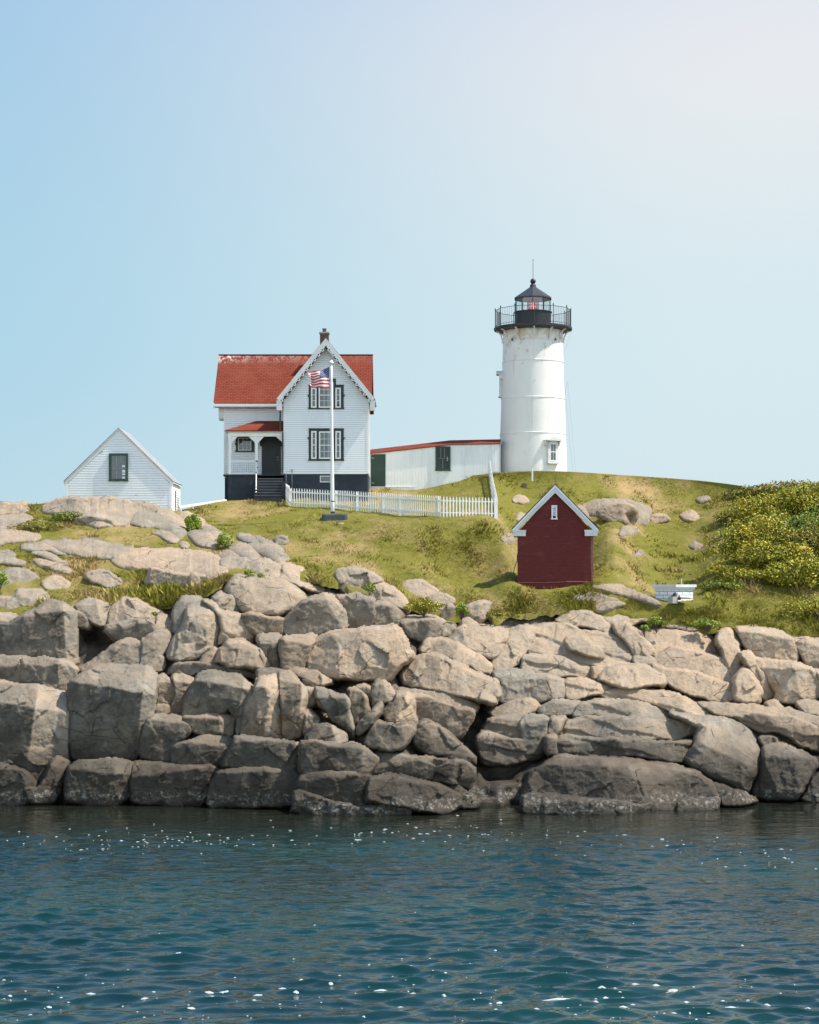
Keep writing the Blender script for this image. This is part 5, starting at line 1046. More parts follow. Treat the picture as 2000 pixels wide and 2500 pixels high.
sash(house, pq(535, 0, YW).x, pq(815, 0, YW).x, pq(0, 862, YW).z, pq(0, 595, YW).z, YW-.072, 3, 2, .04, split=False)
nst = 7; st0, st1 = pq(925, 0).x, pq(1492, 0).x; zlo = pq(0, 1870, YP-1.8).z
stp = MB(); edg = MB()
for k in range(nst):
    z1 = pf-.09-(pf-.09-zlo)*(k+1)/(nst+1)+.0; y1 = YP-.08-.25*k; stp.box(st0, st1, y1-.25, YP-.081, zlo-.9 if k == nst-1 else z1-(pf-zlo)/(nst+1), z1-.02 if k < 99 else z1)
    edg.box(st0-.01, st1+.005, y1-.275, y1-.005, z1-.0195, z1+.016)
ss = stp.build('porch_steps', M['step'], house); edg.build('step_treads', M['step_edge'], ss)
MB().box(st1+.002, st1+.25, YP-1.75, YF-.01, zlo-.9, pf-.5).box(st1-1.1-.6, st1, YP-2.05, YP-1.84, zlo-1, zlo+.03).build('step_side_wall', M['navy'], house)
MB().tube([pq(918, 1090, YP-.1), pq(915, 1330, YP-.15), pq(912, 1380, YP-.3), pq(908, 1820, YP-1.6)], .035, 8).build('step_handrail', M['trim'], house)
MB().lathe([(0, -.04), (.05, -.04), (.07, .02), (0, .05)], 10, pq(922, 1085, YP-.12)).lathe([(0, -.03), (.03, -.03), (.03, .04), (0, .04)], 8, pq(935, 1218, YP-.1)).lathe([(0, -.03), (.04, -.03), (.03, .04), (0, .04)], 8, pq(912, 1325, YP-.18)).build('rail_fittings', M['black'], house)

# ---- covered walkway to the tower
def cq(x, y, Y=120.0): return px(880+x/4.792, 1040+y/4.792, Y)
walk = empty('covered_walkway', cq(800, 720), label='low white board walkway with red roof joining the house to the lighthouse', cat='building')
YK = 120.0; f3 = lambda x, y, Y=YK: tuple(cq(x, y, Y))
MB().prism([f3(98, 780), f3(1640, 780), f3(1640, 215), f3(1045, 228), f3(98, 338)], (0, 1.6, 0)).build('wall', M['boards'], walk)
MB().prism([f3(98, 338, YK-.06), f3(1045, 228, YK-.06), f3(1645, 213, YK-.06), f3(1645, 203, YK-.06), f3(1045, 217, YK-.06), f3(98, 326, YK-.06)], (0, .058, 0)).box(cq(98, 0).x, cq(122, 0).x, YK-.03, YK-.002, cq(0, 712).z, cq(0, 345).z).box(cq(98, 0).x, cq(640, 0).x, YK-.04, YK-.001, cq(0, 718).z, cq(0, 708).z).build('fascia', M['trim'], walk)
YA = YK+.85
def seg(xa, ya0, ya1, xb, yb0, yb1, nm):
    P = [Vector(cq(xa, ya0, YK-.12)), Vector(cq(xb, yb0, YK-.12)), Vector(cq(xb, yb1, YA)), Vector(cq(xa, ya1, YA))]
    roof_slab(nm, P, .05, walk); Q = [P[3], P[2], P[2]+Vector((0, .9, -.5)), P[3]+Vector((0, .9, -.5))]; Q = [q+Vector((0, .004, 0)) for q in Q]; roof_slab(nm, Q, .05, walk)
seg(98, 322, 278, 1052, 214, 167, 'lower_roof'); seg(1052, 214, 167, 1642, 203, 155, 'upper_roof')
dd = MB().box(cq(125, 0).x, cq(295, 0).x, YK-.045, YK-.005, cq(0, 706).z, cq(0, 330).z).build('plank_door', M['dgreen'], walk)
gr = MB()
for k in range(1, 6): x_ = 125+170*k/6; gr.box(cq(x_, 0).x-.008, cq(x_, 0).x+.008, YK-.048, YK-.043, cq(0, 700).z, cq(0, 345).z)
gr.build('board_joints', M['door'], dd); MB().box(cq(128, 0).x, cq(160, 0).x, YK-.056, YK-.046, cq(0, 382).z, cq(0, 370).z).box(cq(128, 0).x, cq(160, 0).x, YK-.056, YK-.046, cq(0, 672).z, cq(0, 662).z).build('hinges', M['metal'], dd)
sh_ = MB(); A_, B_ = cq(878, 240), cq(1055, 518); fr = .10
for q in ((A_.x, A_.x+fr, B_.z, A_.z), (B_.x-fr, B_.x, B_.z, A_.z), (A_.x+fr, B_.x-fr, B_.z, B_.z+fr), (A_.x+fr, B_.x-fr, A_.z-fr, A_.z)): sh_.box(q[0], q[1], YK-.07, YK-.004, q[2], q[3])
sh_.box(A_.x-.03, B_.x+.03, YK-.10, YK-.004, B_.z-.045, B_.z-.001)
wn_ = sh_.build('shuttered_window', M['dgreen'], walk); MB().box(A_.x+fr, B_.x-fr, YK-.028, YK-.006, B_.z+fr, A_.z-fr).build('shutter_board', M['green'], wn_)
gb_ = MB(); xm = (A_.x+B_.x)/2; zm = (A_.z+B_.z)/2
for a_, b_ in (((940, 250), (940, 380)), ((985, 255), (985, 378)), ((905, 380), (1030, 380)), ((965, 382), (965, 500))): gb_.bar(cq(*a_, YK-.03), cq(*b_, YK-.03), .02, .012)
gb_.box(cq(1012, 0).x, cq(1024, 0).x, YK-.04, YK-.028, cq(0, 412).z, cq(0, 360).z).build('glazing_bars', M['metal'], wn_)
MB().tube([cq(1632, 215, YK-.08), cq(1632, 535, YK-.08)], .025, 6).build('conduit', M['metal'], walk)

# ---- lighthouse
TY = 122.0; tc = px(1301.5, 1155, TY); def_ = 3.593
def tz(y): return CAMZ+(HOR-(600+y/3.593))*TY/F
def tr(w): return w/2/3.593*TY/F
tower = empty('lighthouse', (tc.x, TY, tz(1990)), label='round white iron lighthouse tower with black gallery and red lit lantern', cat='lighthouse')
T0 = Vector((tc.x, TY, 0)); zb = tz(2120)
def rad(y): return tr(np.interp(y, [700, 850, 1360, 1985, 2120], [522, 524, 556, 597, 603]))
prof = [(rad(y), tz(y)) for y in np.linspace(2120, 722, 40)]
MB().lathe(prof, 96, T0).build('tower_shell', M['tower'], tower, True)
for y in (846, 1026, 1348, 1656):
    r, z = rad(y), tz(y); MB().lathe([(r, z-.05), (r+.03, z-.04), (r+.03, z+.0), (r+.004, z+.02), (r+.004, z+.03), (r, z+.035)], 96, T0).build('band', M['tower'], tower, False)
zd0, zd1 = tz(748), tz(722); R_ = tr(688)
MB().lathe([(tr(520), zd0-.06), (tr(560), zd0-.01), (R_-.03, zd0+.02), (R_, zd0+.05), (R_, zd1), (0, zd1)], 24, T0).build('gallery_deck', M['black'], tower)
NP = 12; PH = [math.radians(-90+30*k-2) for k in range(NP)]
for a in PH:
    e = Vector((math.cos(a), math.sin(a), 0)); p = T0+e*(R_-.10); zt = zd1+(tz(590)-tz(750))
    mb = MB(); mb.tube([p+Vector((0, 0, zd1)), p+Vector((0, 0, zt))], .028, 6); mb.lathe([(.03, 0), (.045, .05), (.02, .09), (.0, .16)], 6, p+Vector((0, 0, zt)))
    mb.build('railing_post', M['black'], tower)
    b = MB(); zz = zd0-.02; r0 = tr(524); pts = []
    for i in range(9):
        t = i/8*math.pi/2; pts.append(T0+e*(R_-.16-(R_-.16-r0-.03)*math.sin(t))+Vector((0, 0, zz-(1-math.cos(t))*(zz-tz(860)))))
    for i in range(8): b.bar(pts[i], pts[i+1], .085, .085, up=e.cross(Vector((0, 0, 1))))
    b.build('gallery_bracket', M['tower'], tower)
rail = [MB(), MB()]; zt = zd1+(tz(590)-tz(750)); bal = MB()
for k in range(NP):
    a, b = PH[k], PH[(k+1) % NP]; A_ = T0+Vector((math.cos(a), math.sin(a), 0))*(R_-.10); B_ = T0+Vector((math.cos(b), math.sin(b), 0))*(R_-.10)
    for ri_, z in enumerate((zd1+.13, zt-.05)): rail[ri_].bar(A_+Vector((0, 0, z)), B_+Vector((0, 0, z)), .03)
    for i in range(1, 8): p = A_.lerp(B_, i/8); bal.bar(p+Vector((0, 0, zd1+.13)), p+Vector((0, 0, zt-.05)), .016)
rail[0].build('bottom_rail', M['black'], tower); rr_ = rail[1].build('top_rail', M['black'], tower); bal.build('balusters', M['black'], rr_)
LR = tr(320); NL = 10; lp = .35
MB().lathe([(LR+.05, zd1), (LR+.05, zd1+.12), (LR, zd1+.14), (LR, tz(592)), (LR+.06, tz(590)), (LR+.06, tz(583)), (LR-.06, tz(583))], 40, T0).build('lantern_base', M['black'], tower)
zg0, zg1 = tz(583), tz(462); mu = MB(); gl = MB(); LR2 = tr(314)
for k in range(NL):
    a = 2*math.pi*(k+lp)/NL; b = 2*math.pi*(k+1+lp)/NL; A_ = T0+Vector((math.cos(a), math.sin(a), 0))*LR2; B_ = T0+Vector((math.cos(b), math.sin(b), 0))*LR2
    mu.bar(A_+Vector((0, 0, zg0)), A_+Vector((0, 0, zg1)), .055); gl.poly([A_+Vector((0, 0, zg0)), B_+Vector((0, 0, zg0)), B_+Vector((0, 0, zg1)), A_+Vector((0, 0, zg1))])
mu.build('lantern_mullions', M['black'], tower); gl.build('lantern_panes', M['clear'], tower)
RR = tr(338); zr0, zr1 = tz(470), tz(366)
MB().lathe([(RR-.05, zr0-.03), (RR, zr0-.02), (RR, zr0+.07), (.24, zr1), (.22, tz(358)), (.20, tz(345)), (.14, tz(336)), (.10, tz(330))], NL, T0, lp).build('lantern_roof', M['roofblack'], tower)
MB().lathe([(.0, zg1-.02), (RR-.06, zg1-.02)], NL, T0, lp).build('lantern_ceiling', M['pale_stone'], tower)
zb_ = tz(312); MB().lathe([(tr(49)*math.cos(t), zb_+tr(49)*math.sin(t)) for t in np.linspace(-1.5, 1.55, 14)], 18, T0).build('vent_ball', M['black'], tower, True)
MB().tube([T0+Vector((0, 0, tz(292))), T0+Vector((0, 0, tz(128)))], .018, 6).tube([T0+Vector((0, 0, tz(130))), T0+Vector((.06, 0, tz(118)))], .01, 4).tube([T0+Vector((0, 0, tz(130))), T0+Vector((-.05, 0, tz(119)))], .01, 4).build('lightning_rod', M['black'], tower)
lens = MB().lathe([(.0, tz(585)), (.36, tz(580)), (.40, tz(545)), (.40, tz(500)), (.36, tz(475)), (0, tz(470))], 20, T0).build('red_lens', M['redlamp'], tower, True)
lens.data.materials[0] = M['redlens'] = clear(); M['redlens'].name = 'red_lens_glass'
for n_ in M['redlens'].node_tree.nodes:
    if n_.type == 'BSDF_TRANSPARENT': n_.inputs[0].default_value = (.62, .14, .16, 1)
    if n_.type == 'MIX_SHADER': n_.inputs[0].default_value = .2
MB().lathe([(0, tz(575)), (.10, tz(570)), (.12, tz(530)), (.08, tz(500)), (0, tz(492))], 12, T0).build('lamp', M['redlamp'], lens, True)
MB().box(T0.x-.035, T0.x+.035, TY-.16, TY-.13, tz(555), tz(510)).build('lamp_glow', M['lamp_hot'], lens)
def on_tower(deg, y, out=0): 
    a = math.radians(deg); r = rad(y)+out; return T0+Vector((math.sin(a)*r, -math.cos(a)*r, tz(y))), Vector((math.sin(a), -math.cos(a), 0)), Vector((math.cos(a), math.sin(a), 0))
for deg in (-45, 42):
    p, n, t = on_tower(deg, 848); mb = MB(); mb.tube([p-n*.05, p+n*.07], .16, 16); o = mb.build('porthole', M['tower'], tower); MB().tube([p-n*.02, p+n*.075], .11, 14).build('porthole_pane', M['glass'], o)
def twin(deg, ytop, ybot, w, full=True):
    p, n, t = on_tower(deg, ybot); H = tz(ytop)-tz(ybot); up = Vector((0, 0, 1)); o = p-n*.12
    def P(u, v, d): return o+t*u+up*v+n*d
    mb = MB(); hw = w/2
    mb.prism([P(-hw, 0, 0), P(hw, 0, 0), P(hw, H*.80, 0)]+[P(hw*math.cos(a), H*.80+H*.14*math.sin(a), 0) for a in np.linspace(.3, 2.84, 7)]+[P(-hw, H*.80, 0)], n*.24)
    fr = mb.build('tower_window', M['trim_old'], tower); iw = hw*.62
    MB().prism([P(-iw, H*.06, .245), P(iw, H*.06, .245), P(iw, H*.74, .245)]+[P(iw*math.cos(a), H*.74+H*.09*math.sin(a), .245) for a in np.linspace(.3, 2.84, 7)]+[P(-iw, H*.74, .245)], n*.012).build('frame_light', M['trim'], fr)
    g = MB(); 
    for u0, u1 in ((-iw*.78, -iw*.06), (iw*.06, iw*.78)):
        for v0, v1 in ((.10, .42), (.46, .76)): g.prism([P(u0, H*v0, .258), P(u1, H*v0, .258), P(u1, H*v1, .258), P(u0, H*v1, .258)], n*.006)
    g.build('pane', M['glass'], fr)
    MB().prism([P(-hw-.06, -.09, .0), P(hw+.06, -.09, .0), P(hw+.06, -.01, .0), P(-hw-.06, -.01, .0)], n*.32).build('sill', M['trim_old'], fr)
    hd = MB(); k = hw+.22; hd.prism([P(-k, H*.90, .0), P(k, H*.90, 0), P(k, H*.94, 0), P(0, H*1.07, 0), P(-k, H*.94, 0)], n*.46)
    for s_ in (-1, 1): hd.prism([P(s_*(k-.16), H*.70, 0), P(s_*(k-.02), H*.70, 0), P(s_*(k-.02), H*.899, 0), P(s_*(k-.16), H*.899, 0)], n*.26)
    hd.build('hood', M['trim_old'], fr)
twin(30, 1712, 1918, .78); twin(-94, 1110, 1318, .70)
MB().tube([T0+Vector((R_-.05, -.3, zd0)), T0+Vector((R_-.75, -.9, tz(1000))), T0+Vector((rad(1900)+.3, -1.2, tz(2000)))], .006, 4).build('stay_wire', M['metal'], tower)
MB().tube([T0+Vector((rad(1990)-.1+.0, 0, 0))*0+T0+Vector((R_-.3, -.2, zd0)), T0+Vector((R_-.35, -.6, tz(1200))), T0+Vector((R_+.15, -1, tz(2010)))], .005, 4).build('stay_wire', M['metal'], tower)

# ---- white shed on the left
def sq(x, y, Y=108.0): return px(100+x/4.3125, 1000+y/4.3125, Y)
YS2 = 108.0; sx0, sx1, sxm = sq(264, 0).x, sq(1370, 0).x, sq(820, 0).x; sze, szt, szb = sq(0, 775).z, sq(0, 222).z, sq(0, 1240).z; SD = 4.1
shed = empty('white_shed', (sxm, YS2, szb), label='weathered white clapboard shed with one dark green framed window behind the rock dome', cat='shed')
MB().prism([(sx0, YS2, szb), (sx1, YS2, szb), (sx1, YS2, sze), (sxm, YS2, szt), (sx0, YS2, sze)], (0, SD, 0)).build('wall_core', M['lap_shade'], shed)
clap(MB(), [(sx0+.1, szb), (sx1-.1, szb), (sx1-.1, sze), (sxm, szt), (sx0+.1, sze)], YS2, .145, .034).build('front_siding', M['clap_old'], shed)
clap(MB(), [(YS2+.1, szb), (YS2+SD-.1, szb), (YS2+SD-.1, sze), (YS2+.1, sze)], sx1, .145, .034, 'y').build('side_siding', M['clap'], shed)
MB().box(sx0-.03, sx0+.1, YS2-.048, YS2+.1, szb, sze).build('corner_board', M['trim'], shed)
MB().box(sx1-.1, sx1+.048, YS2-.048, YS2+.1, szb, sze).build('corner_board', M['trim'], shed)
MB().box(sx1-.02, sx1+.048, YS2+SD-.1, YS2+SD, szb, sze).build('corner_board', M['trim'], shed)
for s_, xe, xo in ((-1, sx0, sq(245, 0).x), (1, sx1, sq(1392, 0).x)):
    top = Vector((sxm, 0, sq(0, 196).z)); e = Vector((xo, 0, sq(0, 758).z)); d = (e-top).normalized(); th = .10
    P = [top, e, e+Vector((0, 0, -th)), top+Vector((0, 0, -th*1.3))]
    MB().prism([p+Vector((0, YS2-.10, 0)) for p in P], (0, SD+.2, 0)).build('roof_slope', M['trim_old'], shed)
    Q = [top+Vector((0, 0, .035)), e+Vector((s_*.03, 0, .02)), e+Vector((s_*.03, 0, 0)), top+Vector((0, 0, .003))]
    MB().prism([p+Vector((0, YS2-.13, 0)) for p in Q], (0, SD+.26, 0)).build('roof_edge', M['metal'], shed)
    R2 = [top+Vector((0, 0, -.14)), e+Vector((0, 0, -.11)), e+Vector((0, 0, -.26)), top+Vector((0, 0, -.36))]
    MB().prism([p+Vector((0, YS2-.05, 0)) for p in R2], (0, .045, 0)).build('rake_board', M['trim'], shed)
A_, B_ = sq(720, 462), sq(920, 745); fr = MB(); w_ = .12
for q in ((A_.x, A_.x+w_, B_.z, A_.z), (B_.x-w_, B_.x, B_.z, A_.z), (A_.x+w_, B_.x-w_, B_.z, B_.z+w_*.7), (A_.x+w_, B_.x-w_, A_.z-w_, A_.z)): fr.box(q[0], q[1], YS2-.16, YS2-.01, q[2], q[3])
fr.box(A_.x-.03, B_.x+.03, YS2-.20, YS2-.01, B_.z-.05, B_.z-.001)
sw_ = fr.build('shed_window', M['dgreen'], shed); MB().box(A_.x+w_, B_.x-w_, YS2-.05, YS2-.024, B_.z+w_*.7, A_.z-w_).build('pane', M['glass'], sw_)
gb2 = MB()
for a_, b_ in (((797, 500), (797, 605)), ((750, 565), (750, 605)), ((750, 605), (805, 605)), ((843, 500), (843, 548)), ((843, 548), (870, 548)), ((797, 640), (797, 725)), ((770, 668), (820, 668))): gb2.bar(sq(*a_, YS2-.06), sq(*b_, YS2-.06), .03, .015)
gb2.bar(sq(730, 618, YS2-.065), sq(910, 618, YS2-.065), .05, .02).build('glazing_bars', M['metal'], sw_)
wp = MB()
for a_, b_ in (((858, 586), (890, 608)), ((858, 636), (890, 665)), ((858, 673), (890, 690)), ((858, 706), (888, 728))): q0, q1 = sq(*a_), sq(*b_); wp.box(q0.x, q1.x, YS2-.075, YS2-.058, q1.z, q0.z)
wp.build('bright_panes', M['trim'], sw_)
MB().box(sx1+.022, sx1+.05, YS2+1.7, YS2+2.0, szb, sze-.35).box(sx1+.022, sx1+.05, YS2+2.9, YS2+3.1, szb, sze-.7).build('side_door', M['green'], shed)

# ---- red oil house
def eq(x, y, Y=93.3): return px(1200+x*.31884, 1150+y*.31884, Y)
YO = 93.3; ob = eq(488, 905); ro = math.radians(-4.0)
oil = empty('red_brick_shed', (ob.x, YO, ob.z), ro, label='dark red brick hut with white eaves standing on the grass below the lighthouse', cat='shed')
ow = (eq(775, 0).x-eq(199, 0).x)/2; oe = eq(0, 470).z-ob.z; ot = eq(0, 150).z-ob.z; ODp = 3.6; Z0 = Vector((0, 0, 0))
def loc(mb, name, m, par=None, **k): return mb.build(name, M[m], par or oil, off=Z0, **k)
slope = (ot-oe)/ow
uvproj(loc(MB().prism([(-ow, 0, -.7), (ow, 0, -.7), (ow, 0, oe), (0, 0, ot), (-ow, 0, oe)], (0, ODp, 0)), 'brick_wall', 'redbrick'))
ea = .38; zo = .09
for s_ in (-1, 1):
    top = Vector((0, 0, ot+.30)); e = Vector((s_*(ow+ea-.12), 0, oe+.02+.14)); 
    loc(MB().prism([p+Vector((0, -.22, 0)) for p in (top+Vector((0, 0, .05)), e+Vector((s_*.03, 0, .05)), e+Vector((s_*.03, 0, .004)), top+Vector((0, 0, .004)))], (0, ODp+.44, 0)), 'roof_slope', 'roofblack')
    d = (e-top).normalized(); nn = Vector((-d.z*s_, 0, d.x*s_)); nn = nn if nn.z < 0 else -nn
    loc(MB().prism([p+Vector((0, -.19, 0)) for p in (top, e, e+Vector((0, 0, -.12)), e+Vector((-s_*.12, 0, -.17)), top+Vector((0, 0, -.42)))], (0, .19-.004, 0)), 'rake_board', 'trim_old')
    loc(MB().prism([p+Vector((0, -.215, 0)) for p in (top+Vector((0, 0, -.02)), e+Vector((0, 0, -.01)), e+Vector((0, 0, -.10)), top+Vector((0, 0, -.15)))], (0, .02, 0)), 'rake_moulding', 'trim')
    x0, x1 = sorted((s_*(ow+ea-.16), s_*(ow-.42)))
    loc(MB().box(x0, x1, -.20, -.003, oe-.19, oe+.045).box(x0-.02, x1+.02, -.225, -.003, oe+.046, oe+.12).box(*sorted((s_*(ow+.003), s_*(ow+ea-.16))), -.003, ODp+.2, oe-.16, oe+.12), 'eave_return', 'trim_old')
v0, v1 = eq(460, 262), eq(503, 362); hx = (v1.x-v0.x)/2; vx = (v0.x+v1.x)/2-ob.x; va, vb = v1.z-ob.z, v0.z-ob.z
lv = loc(MB().box(vx-hx, vx-hx+.07, -.06, -.003, va, vb).box(vx+hx-.07, vx+hx, -.06, -.003, va, vb).box(vx-hx+.07, vx+hx-.07, -.06, -.003, vb-.07, vb).box(vx-hx-.03, vx+hx+.03, -.09, -.003, va-.06, va), 'vent', 'trim')
sl2 = MB(); [sl2.prism([(vx-hx+.07, -.05, va+.10*k+.03), (vx+hx-.07, -.05, va+.10*k+.03), (vx+hx-.07, -.012, va+.10*k+.09), (vx-hx+.07, -.012, va+.10*k+.09)], (0, .01, .012)) for k in range(1, 8) if va+.1*k+.1 < vb-.06]; loc(sl2, 'vent_slats', 'trim', lv)
zp = eq(0, 850).z-ob.z; loc(MB().tube([(ow-.05, -.04, oe-.2), (ow-.05, -.04, zp), (ow-.01, -.04, zp-.02)], .018, 6).tube([(ow-.10, -.03, oe-.2), (ow-.10, -.03, zp+.6)], .012, 5).tube([(-ow+.02, -.03, zp-.02), (-.6, -.03, zp-.03), (.9, -.03, zp+.03), (ow-.05, -.04, zp)], .014, 5), 'conduit', 'pinkpipe')
loc(MB().tube([(0, -.15, ot+.3), (0, -.15, ot+.75)], .012, 5), 'roof_spike', 'black')
bl = eq(165, 880, YO-.1); tag(MB().tube([bl+Vector((0, 0, -.2)), eq(165, 820, YO-.1), eq(172, 760, YO), eq(185, 715, YO+.1), eq(196, 690, YO+.15), eq(198, 640, YO+.1)], .022, 6).build('power_cable', M['rope']), 'black cable rising from the grass to the left corner of the red hut', 'cable')

# ---- white block box with lid, and the bits in front of it
def kq(x, y, Y): return px(1600+x*.2319, 1130+y*.2319, Y)
YX = 92.6; kb = kq(214, 1432, YX); ang = math.radians(41)
box = empty('block_box', (kb.x, YX, kb.z), -ang+math.pi/2*0, label='low white painted concrete block box with an overhanging lid on the grass', cat='box')
sd_ = 1.36; hh = kq(0, 1335, YX).z-kb.z; lt = kq(0, 1280, YX).z-kb.z
uvproj(MB().box(0, sd_, 0, sd_, -.5, hh).build('block_walls', M['whiteblock'], box, off=Z0)); box.rotation_euler.z = ang
MB().box(-.07, sd_+.07, -.07, sd_+.07, hh+.002, hh+.12).box(-.13, sd_+.13, -.13, sd_+.13, hh+.121, lt).build('lid', M['trim_old'], box, off=Z0)
cb = kq(190, 1458, YX-1.0); q = MB(); q.box(-.20, .18, -.15, .15, -.1, .24); o = q.build('concrete_block', M['pale_stone'], off=Z0); o.location = cb; o.rotation_euler.z = math.radians(38); tag(o, 'small pale concrete block on the grass in front of the white box', 'block')
lb = kq(215, 1424, YX-.62); o = MB().lathe([(0, -.1), (.27, -.1), (.24, .08), (.12, .22), (.09, .27), (0, .28)], 14).lathe([(0, .02), (.5, .0), (.5, .04), (0, .06)], 10, (.25, 0, -.02)).build('iron_cap', M['black'], off=Z0, smooth=False); o.location = lb; tag(o, 'black iron cap lying against the corner of the white box', 'iron fitting')
wp_ = kq(277, 1225, YX+3.2); o = MB().box(-.025, .025, -.025, .025, -.6, .02).prism([(-.03, -.03, .02), (.03, -.03, .02), (0, -.03, .06)], (0, .06, 0)).build('marker_post', M['trim'], off=Z0); o.location = wp_; tag(o, 'short white post sticking out of the weeds behind the white box', 'post')

# ---- picket fences
def fq(x, y, Y): return px(660+x/2.875, 1100+y/2.875, Y)
def fence(name, label, st, n, posts, gw=.075, gap_tip=.12):
    "st: list of (foot point, height) along the run"
    L = [0]; 
    for a, b in zip(st, st[1:]): L.append(L[-1]+(b[0]-a[0]).length)
    def at(d):
        i = max(0, min(len(st)-2, int(np.searchsorted(L, d)-1))); t = (d-L[i])/(L[i+1]-L[i]); return st[i][0].lerp(st[i+1][0], t), st[i][1]+(st[i+1][1]-st[i][1])*t, (st[i+1][0]-st[i][0])
    root = empty(name, st[0][0], label=label, cat='fence', group='white picket fences'); pk = MB()
    for k in range(n):
        p, h, d = at(L[-1]*(k+.5)/n); d = Vector((d.x, d.y, 0)).normalized(); t = Vector((d.y, -d.x, 0)); 
        if t.y > 0: t = -t
        P = [p-d*gw/2, p+d*gw/2, p+d*gw/2+Vector((0, 0, h-gap_tip)), p+Vector((0, 0, h)), p-d*gw/2+Vector((0, 0, h-gap_tip))]; pk.prism([q+t*.045 for q in P], -t*.022)
    pk.build('pickets', M['trim'], root); rl = MB()
    for f_h in (.22, .78):
        for i in range(len(st)-1):
            a = st[i][0]+Vector((0, 0, st[i][1]*f_h)); b = st[i+1][0]+Vector((0, 0, st[i+1][1]*f_h)); rl.bar(a, b, .04, .075)
    rl.build('rails', M['trim'], root)
    for f_ in posts:
        p, h, d = at(L[-1]*f_); d = Vector((d.x, d.y, 0)).normalized(); MB().bar(p+Vector((0, .06, -.4)), p+Vector((0, .06, h*.97)), .13).build('post', M['trim'], root)
    return root
def fg(x, yb, yt):
    p_, q_ = 660+x/2.875, 1100+yb/2.875; a = G(p_, q_); return a, (yb-yt)/2.875*a.y/F
st = [fg(*v) for v in ((143, 391, 262), (430, 405, 277), (560, 421, 283), (800, 441, 298), (1200, 467, 318), (1588, 475, 328))]
fence('picket_fence', 'long white picket fence running across the meadow below the house', st, 86, (0, .215, .345, .475, .57, .785, .995))
st = [(fq(98, 318, 115.0), .95), (fq(133, 350, 113), 1.0)]
a = fq(98, 330, 114.6); b = fq(140, 386, 111.8); fence('picket_fence', 'short white picket fence return beside the dark porch steps', [(a, fq(98, 222, 114.6).z-a.z), (b, fq(140, 250, 111.8).z-b.z)], 20, (.02,))
EO = [(1213, 1265, 48), (1208, 1240, 46), (1203, 1214, 43), (1199, 1188, 41), (1196.5, 1163, 39)]
fence('picket_fence', 'white picket fence seen end on, climbing the hill to the walkway', [(G(p_, q_), h_*G(p_, q_).y/F) for p_, q_, h_ in EO], 110, (0, .12, .25, .38, .5, .62, .75, .87, .99))

# ---- flagpole and flag
pb = G(812.5, 1268); pY = pb.y; tp = px(809, 886, pY)
pole = empty('flagpole', pb, label='tall thin white flagpole with a ball tip in the meadow before the house', cat='flagpole')
n_ = 10; MB().tube([pb.lerp(tp, i/n_)+Vector((0, 0, -.05 if i == 0 else 0)) for i in range(n_+1)], [.115-.05*i/n_ for i in range(n_+1)], 14).build('pole', M['trim'], pole, True)
MB().lathe([(0, -.04), (.15, -.03), (.15, .03), (.08, .07), (.08, .14), (0, .16)], 14, tp).build('pole_cap', M['trim'], pole, True)
MB().bar(tp+Vector((-.02, 0, .02)), tp+Vector((-.16, 0, .0)), .05).build('pulley', M['metal'], pole)
MB().tube([pb+Vector((0, 0, .30)), pb+Vector((0, 0, .45))], .125, 14).tube([pb.lerp(tp, .115)-Vector((0, 0, .02)), pb.lerp(tp, .115)+Vector((0, 0, .03))], .122, 14).build('pole_bands', M['black'], pole)
MB().tube([tp+Vector((-.12, -.02, -.05)), pb.lerp(tp, .55)+Vector((-.13, -.02, 0)), pb.lerp(tp, .15)+Vector((-.11, 0, 0))], .008, 4).build('halyard', M['trim'], pole)
ft = pb+Vector((.55, -.25, -.05)); mb = MB(); nb_ = 20; ring0 = []; r_ = np.random.default_rng(4)
for z, sc in ((-.35, 1.0), (.26, 1.02), (.34, .95), (.36, .80)):
    mb_ = [(math.copysign(abs(math.cos(t))**.22, math.cos(t))*.72*sc*(1+r_.uniform(-.03, .03)), math.copysign(abs(math.sin(t))**.22, math.sin(t))*.5*sc, z+r_.uniform(-.015, .015)) for t in [2*math.pi*k/nb_ for k in range(nb_)]]; ring0.append(mb_)
vs = [v for g in ring0 for v in g]; fs = [(i*nb_+k, i*nb_+(k+1) % nb_, (i+1)*nb_+(k+1) % nb_, (i+1)*nb_+k) for i in range(3) for k in range(nb_)]+[tuple(range(3*nb_, 4*nb_))]
o = MB().add(vs, fs).build('flagpole_footing', M['stone'], off=Z0); o.location = ft+Vector((-.42, .1, 0)); tag(o, 'low dark concrete slab at the foot of the flagpole', 'footing')
def gq(x, y): return px(660+x/7.7, 860+y/7.7, pY)
CU = [[(1114, 278), (1112, 475), (1110, 678)], [(1040, 305), (1030, 470), (1010, 684)], [(945, 345), (930, 490), (905, 668)], [(850, 352), (820, 520), (815, 668)], [(760, 372), (770, 500), (770, 668)], [(697, 383), (770, 520), (737, 640)]]
def fl(u, v, o=0):
    a = u*5; i = min(4, int(a)); t = a-i; t = t*t*(3-2*t)*.4+t*.6
    def colp(c_): A_, B_, C__ = (np.array(q) for q in c_); return A_*(1-v)*(1-2*v)+B_*4*v*(1-v)+C__*v*(2*v-1)
    q = colp(CU[i])*(1-t)+colp(CU[i+1])*t; w = gq(*q); w.y += -.10+.16*math.sin(u*9+v*3)*min(1, u*3)+.10*math.sin(v*8+u*4)*u+o; return w
flag = empty('flag', fl(0, 0), label='stars and stripes flag flying to the left from the white flagpole', cat='flag')
stripes = [MB() for _ in range(13)]; blu, sta = MB(), MB(); NU = 30; NV = 26
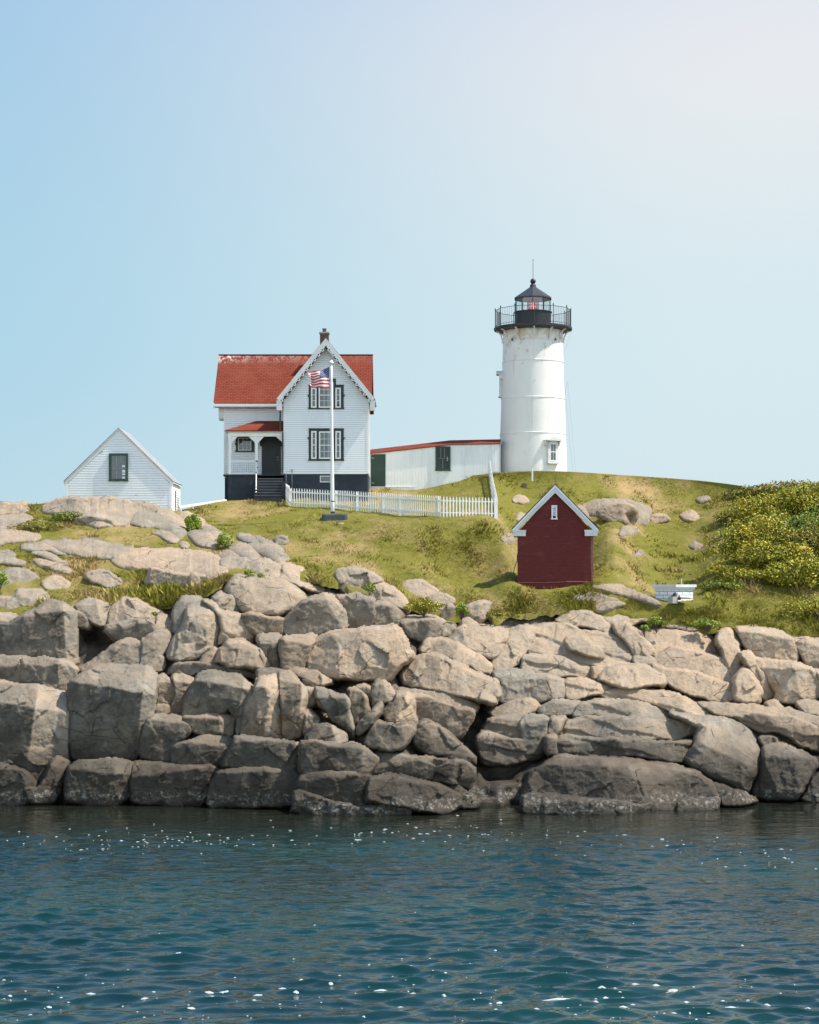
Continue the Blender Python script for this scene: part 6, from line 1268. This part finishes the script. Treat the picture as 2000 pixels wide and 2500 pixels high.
for j in range(NV):
    for i in range(NU):
        u0, u1, v0, v1 = i/NU, (i+1)/NU, j/NV, (j+1)/NV; mbx = blu if (u1 <= .4001 and v1 <= 7/13+.001) else stripes[j//2]
        mbx.poly([fl(u0, v0), fl(u1, v0), fl(u1, v1), fl(u0, v1)])
for j in range(9):
    for i in range(6 if j % 2 == 0 else 5):
        uc = .4*((i+.5)/6 if j % 2 == 0 else (i+1)/6); vc = 7/13*(j+.75)/9.5; P = []
        for k in range(10): rr = .021 if k % 2 == 0 else .010; t = math.pi/2+k*math.pi/5; P.append((uc+rr*math.cos(t)*.62, vc-rr*math.sin(t)))
        for o_ in (-.006, .006): sta.poly([fl(max(0, a), max(0, b), o_) for a, b in P])
[s_.build('red_stripe' if k % 2 == 0 else 'white_stripe', M['flag_red' if k % 2 == 0 else 'flag_white'], flag) for k, s_ in enumerate(stripes)]; bb_ = blu.build('blue_canton', M['flag_blue'], flag); sta.build('stars', M['flag_white'], bb_)

# ---- small things
def p5(x, y, Y): return px(520+x/8.625, 1000+y/8.625, Y)
hr = empty('low_rail', px(440, 1245, 108), label='low white wooden rail on short posts between the shed and the house', cat='rail')
A_, m_, B_ = px(438, 1238, 107.5), px(468, 1233.5, 109.2), px(552, 1221.5, 114.0)
MB().bar(A_, B_, .10, .12).build('top_rail', M['trim'], hr)
for f_ in (.02, .27, .62, .985): q = A_.lerp(B_, f_); MB().bar(q+Vector((0, 0, -.9)), q+Vector((0, 0, -.03)), .16, .14).build('post', M['trim'], hr)
MB().bar(A_+Vector((0, .25, -.22)), B_+Vector((0, .25, -.22)), .3, .1).build('walk_boards', M['step'], hr)
sp = G(1281, 1187); o = MB().lathe([(.17, -.3), (.15, .1), (.16, .17), (.13, .20), (0, .21)], 9).build('tree_stump', paint('weathered_stump', (.20, .16, .12), .9), off=Z0); o.location = sp; o.rotation_euler = (.06, .12, 0); tag(o, 'small grey brown stump in the grass below the lighthouse', 'stump')
wp2 = px(1300, 1156, 118.5); o = MB().box(-.05, .05, -.04, .04, -.5, .30).prism([(-.05, -.04, .30), (.05, -.04, .30), (.05, -.04, .38)], (0, .08, 0)).build('marker_post', M['trim'], off=Z0); o.location = wp2; tag(o, 'short white marker post at the foot of the lighthouse tower', 'post')
fs_ = G(833, 1279); o = MB().lathe([(.22, -.1), (.20, .03), (.12, .06), (0, .065)], 9).build('paving_stone', M['pale_stone'], off=Z0); o.location = fs_; o.scale = (1, .7, 1); tag(o, 'small flat white stone in the grass before the flagpole footing', 'stone')
# a few bright flowers along the foot of the red hut
fl_v, fl_f = [], []
r_ = np.random.default_rng(9)
for k in range(46):
    x = float(r_.choice([r_.uniform(380, 430), r_.uniform(455, 530), r_.uniform(240, 330)])); b_ = eq(x, r_.uniform(880, 905), YO-.35); s_ = r_.uniform(.012, .026); n_ = len(fl_v)
    fl_v += [tuple(b_+Vector((dx*s_, dy*s_, dz*s_+r_.uniform(0, .01)))) for dx, dy, dz in ((-1, 0, 0), (0, -.5, 1), (1, 0, 0), (0, .5, -1))]; fl_f.append((n_, n_+1, n_+2, n_+3))
tag(npmesh('wildflowers', fl_v, fl_f, paint('orange_petals', (.65, .22, .05), .7), smooth=False), kind='stuff')
